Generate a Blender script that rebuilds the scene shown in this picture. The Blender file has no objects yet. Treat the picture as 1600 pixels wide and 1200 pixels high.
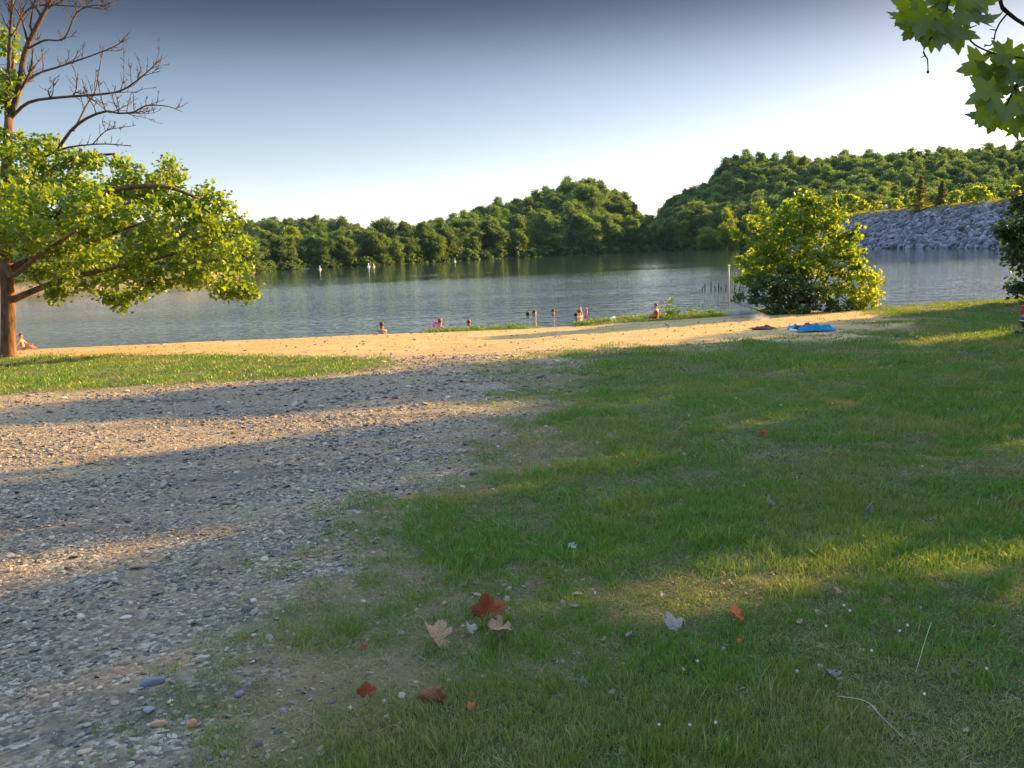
import bpy, math, random
import numpy as np
from mathutils import Vector, Matrix

random.seed(7)
RNG = np.random.default_rng(7)
SC = bpy.context.scene
COL = SC.collection

# ---------------------------------------------------------------- camera, sky, sun, exposure
F = 1256.0                      # focal length in photo pixels (1600 wide)
ROLL = math.radians(2.43)
EYE = 3.2                       # eye above the lake
G0, SLOPE = 1.6, 1.6 / 33.0     # ground height at the camera, fall towards the lake
PITCH = math.atan((600 - 390) * math.cos(ROLL) / F)
SUN_EL = math.radians(17)
SUN_AZ = math.radians(60)       # clockwise from +Y (view direction) towards +X
SUN_STRENGTH = 5.0
SKY_STRENGTH = 0.13
EXPOSURE = 2.0

cr, sr, cp, sp = math.cos(ROLL), math.sin(ROLL), math.cos(PITCH), math.sin(PITCH)
cam_d = bpy.data.cameras.new('camera')
cam_d.sensor_width = 36
cam_d.lens = 36 * F / 1600
cam_d.clip_start = 0.05
cam_d.clip_end = 6000
cam = bpy.data.objects.new('camera', cam_d)
COL.objects.link(cam)
R0, U0, FW = Vector((1, 0, 0)), Vector((0, sp, cp)), Vector((0, cp, -sp))
cx, cy = R0 * cr - U0 * sr, R0 * sr + U0 * cr
M = Matrix((cx, cy, -FW)).transposed().to_4x4()
M.translation = (0, 0, EYE)
cam.matrix_world = M
SC.camera = cam

SUNV = Vector((math.cos(SUN_EL) * math.sin(SUN_AZ), math.cos(SUN_EL) * math.cos(SUN_AZ), math.sin(SUN_EL)))
w = bpy.data.worlds.new('World')
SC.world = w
w.use_nodes = True
nt = w.node_tree
sky = nt.nodes.new('ShaderNodeTexSky')
sky.sky_type = 'NISHITA'
sky.sun_disc = False
sky.sun_elevation = SUN_EL
sky.sun_rotation = SUN_AZ
sky.air_density = 1.0
sky.dust_density = 1.3
sky.ozone_density = 1.6
bg = nt.nodes['Background']
hs = nt.nodes.new('ShaderNodeHueSaturation')
hs.inputs['Saturation'].default_value = 1.02
gmn = nt.nodes.new('ShaderNodeGamma'); gmn.inputs[1].default_value = .75
nt.links.new(sky.outputs[0], gmn.inputs[0]); nt.links.new(gmn.outputs[0], hs.inputs['Color'])
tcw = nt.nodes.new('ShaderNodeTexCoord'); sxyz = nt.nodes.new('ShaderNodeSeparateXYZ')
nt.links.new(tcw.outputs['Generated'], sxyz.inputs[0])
rmp = nt.nodes.new('ShaderNodeValToRGB'); nt.links.new(sxyz.outputs[2], rmp.inputs[0])  # elevation gain: visible sky band dimmed, unseen overhead sky raised to fill shade
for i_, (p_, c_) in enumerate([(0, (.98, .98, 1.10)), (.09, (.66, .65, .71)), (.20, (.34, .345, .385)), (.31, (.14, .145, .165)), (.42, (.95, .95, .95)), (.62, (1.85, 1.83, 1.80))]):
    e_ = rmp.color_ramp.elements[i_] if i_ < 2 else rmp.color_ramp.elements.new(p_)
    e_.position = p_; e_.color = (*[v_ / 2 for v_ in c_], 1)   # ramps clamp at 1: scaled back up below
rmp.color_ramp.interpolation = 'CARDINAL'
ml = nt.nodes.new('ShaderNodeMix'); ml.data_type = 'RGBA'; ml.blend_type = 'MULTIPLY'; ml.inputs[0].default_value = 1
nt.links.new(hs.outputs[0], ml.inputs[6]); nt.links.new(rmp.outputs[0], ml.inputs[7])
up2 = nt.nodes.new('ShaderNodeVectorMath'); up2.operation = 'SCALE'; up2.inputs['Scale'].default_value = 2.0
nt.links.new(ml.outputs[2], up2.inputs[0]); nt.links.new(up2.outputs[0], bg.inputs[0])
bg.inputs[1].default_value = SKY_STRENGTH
sd = bpy.data.lights.new('sun', 'SUN')
sd.energy = SUN_STRENGTH
sd.angle = math.radians(0.5)
sd.color = (1.0, 0.59, 0.17)
so = bpy.data.objects.new('sun', sd)
so.rotation_euler = (-SUNV).to_track_quat('-Z', 'Y').to_euler()
COL.objects.link(so)
SC.view_settings.view_transform = 'Standard'
SC.view_settings.look = 'None'
SC.view_settings.exposure = EXPOSURE
SC.view_settings.gamma = 1
SC.render.engine = 'CYCLES'
SC.cycles.max_bounces = 8
SC.cycles.transparent_max_bounces = 8
SC.cycles.volume_bounces = 0
SC.cycles.use_denoising = True

# ---------------------------------------------------------------- helpers
def ray(x, y):
    u, v = (x - 800) / F, -(y - 600) / F
    u2, v2 = cr * u + sr * v, -sr * u + cr * v
    return np.array([u2, cp + v2 * sp, -sp + v2 * cp])
def at(x, y, Y):                       # point of the photo at world depth Y
    r = ray(x, y)
    return np.array([0, 0, EYE]) + r * (Y / r[1])
def on_water(x, y):
    r = ray(x, y)
    return np.array([0, 0, EYE]) - EYE / r[2] * r
def on_ground(x, y):
    r = ray(x, y)
    t = (G0 - EYE) / (r[2] + SLOPE * r[1])
    return np.array([0, 0, EYE]) + t * r

def smooth(x, a, b):
    t = np.clip((np.asarray(x, float) - a) / (b - a), 0, 1)
    return t * t * (3 - 2 * t)
_T = np.random.default_rng(3).random((257, 257)); _T[256] = _T[0]; _T[:, 256] = _T[:, 0]
def vnoise(x, y):
    x = np.asarray(x, float); y = np.asarray(y, float)
    xi = np.floor(x); yi = np.floor(y)
    fx = x - xi; fy = y - yi
    fx = fx * fx * (3 - 2 * fx); fy = fy * fy * (3 - 2 * fy)
    a = xi.astype(int) % 256; b = yi.astype(int) % 256
    return (_T[a, b] * (1 - fx) * (1 - fy) + _T[a + 1, b] * fx * (1 - fy)
            + _T[a, b + 1] * (1 - fx) * fy + _T[a + 1, b + 1] * fx * fy)
def fbm(x, y, o=4):
    s = 0; a = 1; t = 0
    for k in range(o):
        s = s + a * vnoise(x * 2 ** k + 17 * k, y * 2 ** k + 31 * k); t += a; a *= .5
    return s / t

def tag(o, label=None, cat=None, group=None, kind=None):
    if label: o['label'] = label
    if cat: o['category'] = cat
    if group: o['group'] = group
    if kind: o['kind'] = kind
    return o
def empty(name, loc, label=None, cat=None, group=None):
    o = bpy.data.objects.new(name, None)
    o.location = loc
    o.empty_display_size = .2
    COL.objects.link(o)
    return tag(o, label, cat, group)
def mesh_np(name, V, faces, mats, attrs=None, smooth_=False, midx=None):
    """faces: list of int arrays (n,k) of constant k each."""
    me = bpy.data.meshes.new(name)
    V = np.asarray(V, np.float32)
    me.vertices.add(len(V))
    me.vertices.foreach_set('co', V.ravel())
    nl = sum(f.size for f in faces); nf = sum(len(f) for f in faces)
    me.loops.add(nl); me.polygons.add(nf)
    me.loops.foreach_set('vertex_index', np.concatenate([f.ravel() for f in faces]).astype(np.int32))
    st = []; o = 0
    for f in faces:
        st.append(o + np.arange(len(f)) * f.shape[1]); o += f.size
    me.polygons.foreach_set('loop_start', np.concatenate(st).astype(np.int32))
    if midx is not None:
        me.polygons.foreach_set('material_index', np.asarray(midx, np.int32))
    me.update(calc_edges=True)
    me.validate()
    if attrs:
        for k, v in attrs.items():
            v = np.asarray(v, np.float32)
            if v.ndim == 1:
                a = me.attributes.new(k, 'FLOAT', 'POINT'); a.data.foreach_set('value', v)
            else:
                a = me.attributes.new(k, 'FLOAT_VECTOR', 'POINT'); a.data.foreach_set('vector', v.ravel())
    for m in (mats if isinstance(mats, (list, tuple)) else [mats]):
        me.materials.append(m)
    if smooth_:
        me.polygons.foreach_set('use_smooth', np.ones(nf, bool))
    return me
def obj(name, me, parent=None, loc=None):
    o = bpy.data.objects.new(name, me)
    COL.objects.link(o)
    if parent: o.parent = parent
    if loc is not None: o.location = loc
    return o

class MB:                                # collects tubes, lathes and boxes
    def __init__(s): s.V = []; s.Q = []; s.n = 0
    def add(s, V, Q):
        s.V.append(np.asarray(V, float)); s.Q.append(np.asarray(Q) + s.n); s.n += len(V)
    def tube(s, P, r, k=7, cap=True):
        P = np.asarray(P, float); n = len(P)
        r = np.broadcast_to(np.asarray(r, float), (n,))
        T = np.gradient(P, axis=0); T /= np.linalg.norm(T, axis=1)[:, None] + 1e-9
        a = np.array([0, 0, 1.]) if abs(T[0][2]) < .9 else np.array([1., 0, 0])
        N = np.cross(T, a); N /= np.linalg.norm(N, axis=1)[:, None] + 1e-9
        B = np.cross(T, N)
        th = np.arange(k) * 2 * math.pi / k
        V = P[:, None] + r[:, None, None] * (np.cos(th)[None, :, None] * N[:, None] + np.sin(th)[None, :, None] * B[:, None])
        V = V.reshape(-1, 3); Q = []
        i = np.arange(n - 1)[:, None] * k; j = np.arange(k)[None]; j2 = (j + 1) % k
        Q = np.stack([i + j, i + j2, i + k + j2, i + k + j], -1).reshape(-1, 4)
        if cap:
            V = np.vstack([V, P[:1], P[-1:]])
            c0, c1 = len(V) - 2, len(V) - 1
            e = (n - 1) * k
            jj = np.arange(k); jk = (jj + 1) % k
            Q = np.vstack([Q, np.stack([jj * 0 + c0, jk, jj, jj], -1), np.stack([jj * 0 + c1, e + jj, e + jk, e + jk], -1)])
        s.add(V, Q)
    def lathe(s, prof, c=(0, 0, 0), k=24):
        P = np.array([(0, 0, z) for r, z in prof]) ; r = [q for q, z in prof]
        th = np.arange(k) * 2 * math.pi / k
        V = np.array([(q * math.cos(t), q * math.sin(t), z) for q, z in prof for t in th]) + np.asarray(c)
        i = np.arange(len(prof) - 1)[:, None] * k; j = np.arange(k)[None]; j2 = (j + 1) % k
        s.add(V, np.stack([i + j, i + j2, i + k + j2, i + k + j], -1).reshape(-1, 4))
    def box(s, c, d, rz=0):
        x, y, z = [q / 2 for q in d]
        V = np.array([(a * x, b * y, e * z) for a in (-1, 1) for b in (-1, 1) for e in (-1, 1)])
        cc, ss = math.cos(rz), math.sin(rz)
        V = V @ np.array([[cc, ss, 0], [-ss, cc, 0], [0, 0, 1]]) + np.asarray(c)
        s.add(V, [(0, 1, 3, 2), (4, 6, 7, 5), (0, 4, 5, 1), (2, 3, 7, 6), (0, 2, 6, 4), (1, 5, 7, 3)])
    def build(s, name, mat, parent=None, sm=True, loc=None):
        V = np.vstack(s.V); Q = np.vstack(s.Q)
        tri = Q[:, 2] == Q[:, 3]
        fs = [q for q in (Q[~tri], Q[tri][:, :3]) if len(q)]
        me = mesh_np(name, V, fs, mat, smooth_=sm)
        return obj(name, me, parent, loc)

# ---- node material helper
class NT:
    def __init__(s, name):
        s.m = bpy.data.materials.new(name); s.m.use_nodes = True
        s.t = s.m.node_tree; s.t.nodes.clear()
        s.out = s.n('OutputMaterial')
    def n(s, ty, **kw):
        q = s.t.nodes.new('ShaderNode' + ty)
        for k, v in kw.items(): setattr(q, k, v)
        return q
    def l(s, a, b): s.t.links.new(a, b)
    def set(s, sock, v):
        if hasattr(v, 'is_output') or isinstance(v, bpy.types.NodeSocket): s.l(v, sock)
        else:
            try: sock.default_value = v
            except Exception: sock.default_value = (*v, 1) if len(v) == 3 else v
    def math(s, op, a, b=0.0, c=None, clamp=False):
        q = s.n('Math', operation=op, use_clamp=clamp)
        s.set(q.inputs[0], a); s.set(q.inputs[1], b)
        if c is not None: s.set(q.inputs[2], c)
        return q.outputs[0]
    def mix(s, f, a, b, ty='MIX'):
        q = s.n('Mix', data_type='RGBA', blend_type=ty)
        s.set(q.inputs[0], f)
        for i, v in ((6, a), (7, b)):
            if isinstance(v, bpy.types.NodeSocket): s.l(v, q.inputs[i])
            else: q.inputs[i].default_value = (*v, 1) if len(v) == 3 else v
        return q.outputs[2]
    def ramp(s, f, *st):
        q = s.n('ValToRGB'); e = q.color_ramp.elements
        s.l(f, q.inputs[0])
        while len(e) < len(st): e.new(.5)
        for el, (p, c) in zip(e, st):
            el.position = p; el.color = (*c, 1) if hasattr(c, '__len__') else (c, c, c, 1)
        return q.outputs[0]
    def noise(s, scale, detail=4, vec=None, rough=.55):
        q = s.n('TexNoise'); q.inputs['Scale'].default_value = scale
        q.inputs['Detail'].default_value = detail; q.inputs['Roughness'].default_value = rough
        if vec is not None: s.l(vec, q.inputs['Vector'])
        return q.outputs[0]
    def pos(s): return s.n('NewGeometry').outputs['Position']
    def attr(s, name): return s.n('Attribute', attribute_name=name).outputs['Fac']
    def principled(s, col, rough=.8, spec=.3, normal=None, **kw):
        q = s.n('BsdfPrincipled')
        s.set(q.inputs['Base Color'], col); s.set(q.inputs['Roughness'], rough)
        q.inputs['Specular IOR Level'].default_value = spec
        if normal is not None: s.l(normal, q.inputs['Normal'])
        for k, v in kw.items(): s.set(q.inputs[k], v)
        return q.outputs[0]
    def bump(s, h, st=.5, dist=.02, normal=None):
        q = s.n('Bump'); q.inputs['Strength'].default_value = st; q.inputs['Distance'].default_value = dist
        s.l(h, q.inputs['Height'])
        if normal is not None: s.l(normal, q.inputs['Normal'])
        return q.outputs[0]
    def done(s, sh): s.l(sh, s.out.inputs[0]); return s.m

def leaf_mat(name, dark, light, trans, tf=.45, nscale=.5):
    q = NT(name)
    ti = q.attr('tint')
    p = q.pos()
    nz = q.noise(nscale, 3, p)
    f = q.math('ADD', q.math('MULTIPLY', ti, .65), q.math('MULTIPLY', nz, .5))
    if 'forest' in name: f = q.math('ADD', f, q.math('SUBTRACT', q.math('MULTIPLY', q.n('ObjectInfo').outputs['Random'], 1.3), .62))
    c = q.mix(q.math('SUBTRACT', f, .15, clamp=True), dark, light)
    d = q.n('BsdfDiffuse'); q.l(c, d.inputs[0])
    t = q.n('BsdfTranslucent'); tc = q.mix(q.math('SUBTRACT', f, .15, clamp=True), tuple(v * .7 for v in trans), trans); q.l(tc, t.inputs[0])
    m = q.n('MixShader'); m.inputs[0].default_value = tf
    q.l(d.outputs[0], m.inputs[1]); q.l(t.outputs[0], m.inputs[2])
    g = q.n('BsdfGlossy'); g.inputs['Roughness'].default_value = .45; g.inputs[0].default_value = (1, 1, 1, 1)
    m2 = q.n('MixShader'); m2.inputs[0].default_value = .035
    q.l(m.outputs[0], m2.inputs[1]); q.l(g.outputs[0], m2.inputs[2])
    return q.done(m2.outputs[0])
def plain(name, col, rough=.7, var=.25, scale=8, bump=.0, spec=.3, **kw):
    q = NT(name)
    nz = q.noise(scale, 5, q.n('TexCoord').outputs['Object'])
    c = q.mix(nz, tuple(v * (1 - var) for v in col), tuple(min(1, v * (1 + var)) for v in col))
    nm = q.bump(nz, bump, .02) if bump else None
    return q.done(q.principled(c, rough, spec, nm, **kw))

M_SYC = leaf_mat('sycamore_leaves', (.040, .115, .010), (.135, .215, .016), (.33, .46, .010), .5, .6)
M_SHRUB = leaf_mat('shrub_leaves', (.040, .115, .012), (.140, .215, .014), (.38, .52, .010), .5, .8)
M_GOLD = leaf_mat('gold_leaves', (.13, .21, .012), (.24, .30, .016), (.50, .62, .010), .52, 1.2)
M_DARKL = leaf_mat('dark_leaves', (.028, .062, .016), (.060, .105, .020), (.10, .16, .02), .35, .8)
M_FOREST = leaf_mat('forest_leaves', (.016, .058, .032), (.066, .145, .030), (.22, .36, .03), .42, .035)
M_OVER = leaf_mat('overhang_leaves', (.055, .110, .010), (.12, .18, .012), (.34, .42, .008), .6, 6)
M_CONIF = leaf_mat('conifer_needles', (.030, .065, .018), (.085, .125, .02), (.26, .28, .02), .4, .5)
def bark_mat(name, a, b, sc=6):
    q = NT(name)
    tc = q.n('TexCoord').outputs['Object']
    mp = q.n('Mapping'); mp.inputs['Scale'].default_value = (1, 1, .25); q.l(tc, mp.inputs[0])
    nz = q.noise(sc, 6, mp.outputs[0], .65)
    c = q.ramp(nz, (.3, a), (.7, b))
    return q.done(q.principled(c, .9, .2, q.bump(nz, .9, .05)))
M_BARK = bark_mat('bark', (.05, .028, .02), (.24, .14, .085))
M_DEADB = bark_mat('dead_bark', (.040, .030, .027), (.145, .100, .075), 10)
M_TWIGD = bark_mat('dark_twig', (.018, .014, .014), (.05, .04, .035), 12)

# ---- leaves
def rand_rot(n, up=.6, rng=RNG):
    N = rng.normal(size=(n, 3)); N /= np.linalg.norm(N, axis=1)[:, None]
    N[:, 2] += up; N /= np.linalg.norm(N, axis=1)[:, None]
    A = rng.normal(size=(n, 3)); T = np.cross(N, A); T /= np.linalg.norm(T, axis=1)[:, None]
    B = np.cross(N, T)
    return np.stack([T, B, N], 1)           # rows = local axes
LEAF_S = (np.array([(0, 0, 0), (.45, .42, .10), (1, 0, -.06), (.45, -.42, .10), (.5, 0, -.02)]),
          np.array([(0, 4, 1), (4, 2, 1), (0, 3, 4), (4, 3, 2)]))
def lobed(scale_curl=.15, rng=None, teeth=True, sharp=False):
    """sycamore/maple leaf: outline in xy with petiole at origin, curled"""
    pts = []
    lob = [(-128, .55), (-64, .88), (0, 1.0), (64, .88), (128, .55)]
    def add(a, r): pts.append((math.sin(math.radians(a)) * r, .28 + math.cos(math.radians(a)) * r * .85))
    if sharp:
        for i, (a, r) in enumerate(lob):
            add(a - 23, r * .66); add(a - 17, r * .80); add(a - 12, r * .74); add(a - 6, r * .90); add(a, r * 1.08); add(a + 6, r * .90); add(a + 12, r * .74); add(a + 17, r * .80); add(a + 23, r * .66)
            if i < 4: add((a + lob[i + 1][0]) / 2, .50 if 0 < i < 3 else .44)
    for i, (a, r) in enumerate(lob if not sharp else []):
        add(a - 27, r * .80)
        if teeth: add(a - 19, r * .78)
        add(a - 10, r * .92); add(a - 6, r * .86); add(a, r); add(a + 6, r * .86); add(a + 10, r * .92)
        if teeth: add(a + 19, r * .78)
        add(a + 27, r * .80)
        if i < 4: add((a + lob[i + 1][0]) / 2, (.66 if 0 < i < 3 else .56))
    V = [(0, .28)] + pts
    V = np.array([(x, y, 0) for x, y in V], float)
    n = len(pts)
    # ring at half radius for curl
    mid = V[1:] * .55 + V[0] * .45
    A = np.vstack([V[:1], mid, V[1:]])
    Fq = []; Ft = []
    for i in range(n):
        j = i + 1
        if j == n: Ft += [(0, 1 + i, 0 + 1)] if False else []
        jj = j % n
        if j < n:
            Ft.append((0, 1 + i, 1 + jj)); Ft.append((1 + i, 1 + n + i, 1 + n + jj)); Ft.append((1 + i, 1 + n + jj, 1 + jj))
    r = np.hypot(A[:, 0], A[:, 1] - .28); an = np.arctan2(A[:, 0], A[:, 1] - .28)
    A[:, 2] = scale_curl * (r ** 2) * (1 + .8 * np.cos(2 * an + 1.1)) - .05 * np.abs(np.sin(an * 2.7)) * r
    return A, np.array(Ft)
def leaves(name, P, size, mat, parent=None, tmpl=LEAF_S, up=.6, tint=None, rng=RNG, svar=.35, R=None):
    n = len(P); TV, TF = tmpl; k = len(TV)
    if R is None: R = rand_rot(n, up, rng)
    s = size * (1 + svar * rng.uniform(-1, 1, n))
    C = TV - np.array([.5, 0, 0]) if tmpl is LEAF_S else TV
    V = np.einsum('kj,nji->nki', C, R) * s[:, None, None] + P[:, None]
    Fc = TF[None] + (np.arange(n) * k)[:, None, None]
    if tint is None: tint = rng.random(n)
    me = mesh_np(name, V.reshape(-1, 3), [Fc.reshape(-1, 3)], mat, {'tint': np.repeat(tint, k)})
    return me
def blob_points(blobs, dens, shell=.55, rng=RNG, clump=.28, per=26):
    """blobs: (center, radii). returns leaf points gathered in clumps, tint per leaf"""
    out = []; ti = []
    for c, r in blobs:
        c = np.asarray(c, float); r = np.asarray(r, float)
        vol = r[0] * r[1] * r[2] * 4.19
        nc = max(3, int(dens * vol ** (2 / 3)))
        d = rng.normal(size=(nc, 3)); d /= np.linalg.norm(d, axis=1)[:, None]
        rad = shell + (1 - shell) * rng.random(nc) ** .6
        rad *= rng.uniform(.85, 1.12, nc)
        cc = c + d * r * rad[:, None]
        ct = np.clip(rng.normal(.5, .25, nc), 0, 1)
        q = np.repeat(cc, per, 0) + rng.normal(size=(nc * per, 3)) * clump * np.array([1, 1, .75])
        out.append(q); ti.append(np.clip(np.repeat(ct, per) + rng.normal(0, .18, nc * per), 0, 1))
    return np.vstack(out), np.concatenate(ti)

# ---- instancing on points (for stuff only)
def proto_collection(name, objs):
    c = bpy.data.collections.new(name)
    for o in objs: c.objects.link(o)
    return c
def scatter(name, P, rot, scl, idx, coll, label=None, cat=None, kind='stuff', group=None):
    me = bpy.data.meshes.new(name)
    me.vertices.add(len(P)); me.vertices.foreach_set('co', np.asarray(P, np.float32).ravel())
    a = me.attributes.new('rot', 'FLOAT_VECTOR', 'POINT'); a.data.foreach_set('vector', np.asarray(rot, np.float32).ravel())
    a = me.attributes.new('scl', 'FLOAT_VECTOR', 'POINT'); a.data.foreach_set('vector', np.asarray(scl, np.float32).ravel())
    a = me.attributes.new('pick', 'INT', 'POINT'); a.data.foreach_set('value', np.asarray(idx, np.int32))
    me.update()
    o = obj(name, me)
    ng = bpy.data.node_groups.new(name + '_nodes', 'GeometryNodeTree')
    ng.interface.new_socket('Geometry', in_out='INPUT', socket_type='NodeSocketGeometry')
    ng.interface.new_socket('Geometry', in_out='OUTPUT', socket_type='NodeSocketGeometry')
    N = ng.nodes; L = ng.links
    gi = N.new('NodeGroupInput'); go = N.new('NodeGroupOutput')
    ins = N.new('GeometryNodeInstanceOnPoints'); ci = N.new('GeometryNodeCollectionInfo')
    ci.inputs['Collection'].default_value = coll
    ci.inputs['Separate Children'].default_value = True
    ci.inputs['Reset Children'].default_value = True
    def na(nm, ty):
        q = N.new('GeometryNodeInputNamedAttribute'); q.data_type = ty; q.inputs['Name'].default_value = nm
        return [s for s in q.outputs if s.enabled and s.name == 'Attribute'][0]
    e2r = N.new('FunctionNodeEulerToRotation')
    L.new(na('rot', 'FLOAT_VECTOR'), e2r.inputs[0])
    L.new(gi.outputs[0], ins.inputs['Points']); L.new(ci.outputs[0], ins.inputs['Instance'])
    ins.inputs['Pick Instance'].default_value = True
    L.new(na('pick', 'INT'), ins.inputs['Instance Index'])
    L.new(e2r.outputs[0], ins.inputs['Rotation'])
    L.new(na('scl', 'FLOAT_VECTOR'), ins.inputs['Scale'])
    L.new(ins.outputs[0], go.inputs[0])
    md = o.modifiers.new('scatter', 'NODES'); md.node_group = ng
    return tag(o, label, cat, group, kind)

# ---------------------------------------------------------------- ground
def poly_world(px): return np.array([on_ground(x, y)[:2] for x, y in px])
def inside(P, X, Y):
    r = np.zeros(X.shape, bool); n = len(P); j = n - 1
    for i in range(n):
        xi, yi = P[i]; xj, yj = P[j]
        c = ((yi > Y) != (yj > Y)) & (X < (xj - xi) * (Y - yi) / (yj - yi + 1e-12) + xi)
        r ^= c; j = i
    return r
def sdist(P, X, Y):                     # signed distance, + inside
    d = np.full(X.shape, 1e9); n = len(P)
    for i in range(n):
        a = P[i]; b = P[(i + 1) % n]; ab = b - a
        t = np.clip(((X - a[0]) * ab[0] + (Y - a[1]) * ab[1]) / (ab @ ab + 1e-12), 0, 1)
        d = np.minimum(d, np.hypot(X - a[0] - t * ab[0], Y - a[1] - t * ab[1]))
    return np.where(inside(P, X, Y), d, -d)
LAWN = np.vstack([poly_world([(330, 1300), (440, 1190), (500, 1030), (540, 900), (600, 830), (690, 775), (735, 715), (790, 650), (800, 610),
                              (850, 568), (900, 553), (1000, 547), (1180, 541), (1330, 532), (1420, 510), (1340, 489), (1420, 484)]),
                  [(14, 34.5), (40, 38), (60, 40), (60, -40), (-6, -40), (-1.6, -3)]])
VERGE = poly_world([(-900, 590), (-300, 566), (0, 562), (200, 556), (420, 557), (560, 561), (640, 568), (600, 580), (470, 592), (300, 603), (120, 614), (0, 622), (-300, 640), (-900, 690)])
FRINGE = np.array([(2.6, 31.4), (4.5, 31.0), (6.5, 31.2), (8.5, 32.0), (12, 32.8), (13, 34.5), (6, 35), (3.4, 34.2)])
FRINGE2 = np.array([(-3.4, 32.0), (-1, 31.7), (1.2, 31.8), (1.6, 33.0), (-1, 33.2), (-3.2, 33.1)])
def grassness(X, Y):
    n = (fbm(X * .9 + 5, Y * .9 + 9, 4) - .5)
    d1 = sdist(LAWN, X, Y) / np.clip(.45 + Y * .05, .5, 1.3) + n * 2.4
    d2 = sdist(VERGE, X, Y) / .5 + n * 2
    d3 = sdist(FRINGE, X, Y) / .3 + n
    d4 = sdist(FRINGE2, X, Y) / .25 + n
    g = np.maximum.reduce([smooth(d1, -1.0, 1.6), smooth(d2, -.6, .9), smooth(d3, -.5, .5), smooth(d4, -.5, .5)])
    dry = fbm(X * .55 + 40, Y * .8 + 3, 4)
    thin = 1 - smooth(sdist(LAWN, X, Y), .3, 2.2) * (Y < 24)
    return np.clip(g * (1 - (.12 + .30 * thin) * smooth(dry, .50, .64)), 0, 1)
def shore_y(X):
    return 33.0 + 1.0 * smooth(X, 3, 6) + .5 * (fbm(X * .15 + 3, X * 0 + 2, 3) - .5) - 1.0 * smooth(-X, 12, 40) + 2.5 * smooth(X, 15, 24)
def ground_z(X, Y):
    X = np.asarray(X, float); Y = np.asarray(Y, float)
    z = G0 - SLOPE * Y
    z = np.where(Y < 0, G0 - SLOPE * Y * .3, z)
    z = z + .14 * smooth(X, 2, 5) * smooth(Y, 26, 32.5) * (1 + .6 * smooth(X, 14, 22))
    z = z + (fbm(X * .35, Y * .35, 3) - .5) * .10 * smooth(Y, 2, 9) * (1 - smooth(Y, 27, 31))
    sy = shore_y(X)
    z = z + .03 * smooth(sy - Y, 0, 1.5)
    over = np.clip(Y - sy + .25, 0, None)
    z = z - over * .55 - .5 * smooth(over, .3, 3)
    return np.maximum(z, -1.5)
def ground_detail(X, Y, g):
    m = (fbm(X * 4.1, Y * 4.1, 4) - .5) * .035 + (fbm(X * 13, Y * 13, 2) - .5) * .012
    rut = np.sin((X * .5 - Y * .86 + 6) * 2.2 + 2 * fbm(X * .3, Y * .3, 2)) * .012
    return (m + rut * (1 - g)) * (.5 + .5 * (1 - smooth(Y, 28, 32)))
xs = np.unique(np.concatenate([np.linspace(-200, -16, 60), np.linspace(-16, -4.5, 110), np.linspace(-4.5, 4.5, 190), np.linspace(4.5, 16, 130), np.linspace(16, 200, 70)]))
ys = np.unique(np.concatenate([np.linspace(-150, -2, 40), np.linspace(-2, 1.5, 12), np.linspace(1.5, 8, 160), np.linspace(8, 18, 120), np.linspace(18, 38, 150), np.linspace(38, 60, 8)]))
GX, GY = np.meshgrid(xs, ys)
GZ = ground_z(GX, GY)
GG = grassness(GX, GY)
near = (np.abs(GX) < 40) & (GY > -4)
GZ = GZ + np.where(near, ground_detail(GX, GY, GG), 0)
sand = smooth(GY + (fbm(GX * .5, GY * .5) - .5) * 8, 12.5, 25)
q = NT('ground_soil')
p = q.pos(); g = q.attr('grass'); sa = q.attr('sand')
vo = q.n('TexVoronoi'); vo.inputs['Scale'].default_value = 42; q.l(p, vo.inputs['Vector'])
vo2 = q.n('TexVoronoi'); vo2.inputs['Scale'].default_value = 19; q.l(p, vo2.inputs['Vector'])
pb = q.n('SeparateColor'); q.l(vo.outputs['Color'], pb.inputs[0])
pb2 = q.n('SeparateColor'); q.l(vo2.outputs['Color'], pb2.inputs[0])
gravel = q.ramp(pb.outputs[0], (0, (.09, .08, .075)), (.45, (.20, .17, .13)), (.8, (.31, .26, .19)), (1, (.48, .43, .36)))
big = q.noise(.55, 4, p); dust = q.noise(3.5, 5, p)
gravel = q.mix(q.ramp(dust, (.44, 0), (.60, .6)), gravel, (.25, .195, .12))
mpg = q.n('Mapping'); mpg.inputs['Rotation'].default_value = (0, 0, -.55); mpg.inputs['Scale'].default_value = (.5, 2.6, 1); q.l(p, mpg.inputs[0])
rutn = q.noise(.7, 5, mpg.outputs[0], .65)
gravel = q.mix(q.ramp(rutn, (.52, 0), (.64, .6)), gravel, (.075, .065, .06))
gravel = q.mix(q.ramp(rutn, (.30, .6), (.44, 0)), gravel, (.34, .26, .15))
sandc = q.mix(q.noise(9, 6, p, .7), (.38, .26, .10), (.56, .41, .175))
sandc = q.mix(q.ramp(q.noise(45, 2, p), (.55, 0), (.68, .6)), sandc, (.20, .14, .09))
mps = q.n('Mapping'); mps.inputs['Rotation'].default_value = (0, 0, -.35); mps.inputs['Scale'].default_value = (.35, 2.4, 1); q.l(p, mps.inputs[0])
sandc = q.mix(q.ramp(q.noise(.9, 5, mps.outputs[0], .65), (.50, 0), (.66, .65)), sandc, (.24, .17, .11))
sandc = q.mix(q.ramp(q.noise(.8, 4, p), (.52, 0), (.7, .5)), sandc, (.52, .42, .27))
gs = q.mix(sa, gravel, sandc)
thatch = q.mix(q.noise(14, 5, p, .7), (.060, .062, .022), (.16, .14, .060))
thatch = q.mix(q.ramp(big, (.36, 0), (.56, .75)), thatch, (.050, .085, .020))
thatch = q.mix(q.ramp(q.noise(70, 3, p, .8), (.42, .75), (.56, 0)), thatch, (.022, .020, .010))
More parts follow.
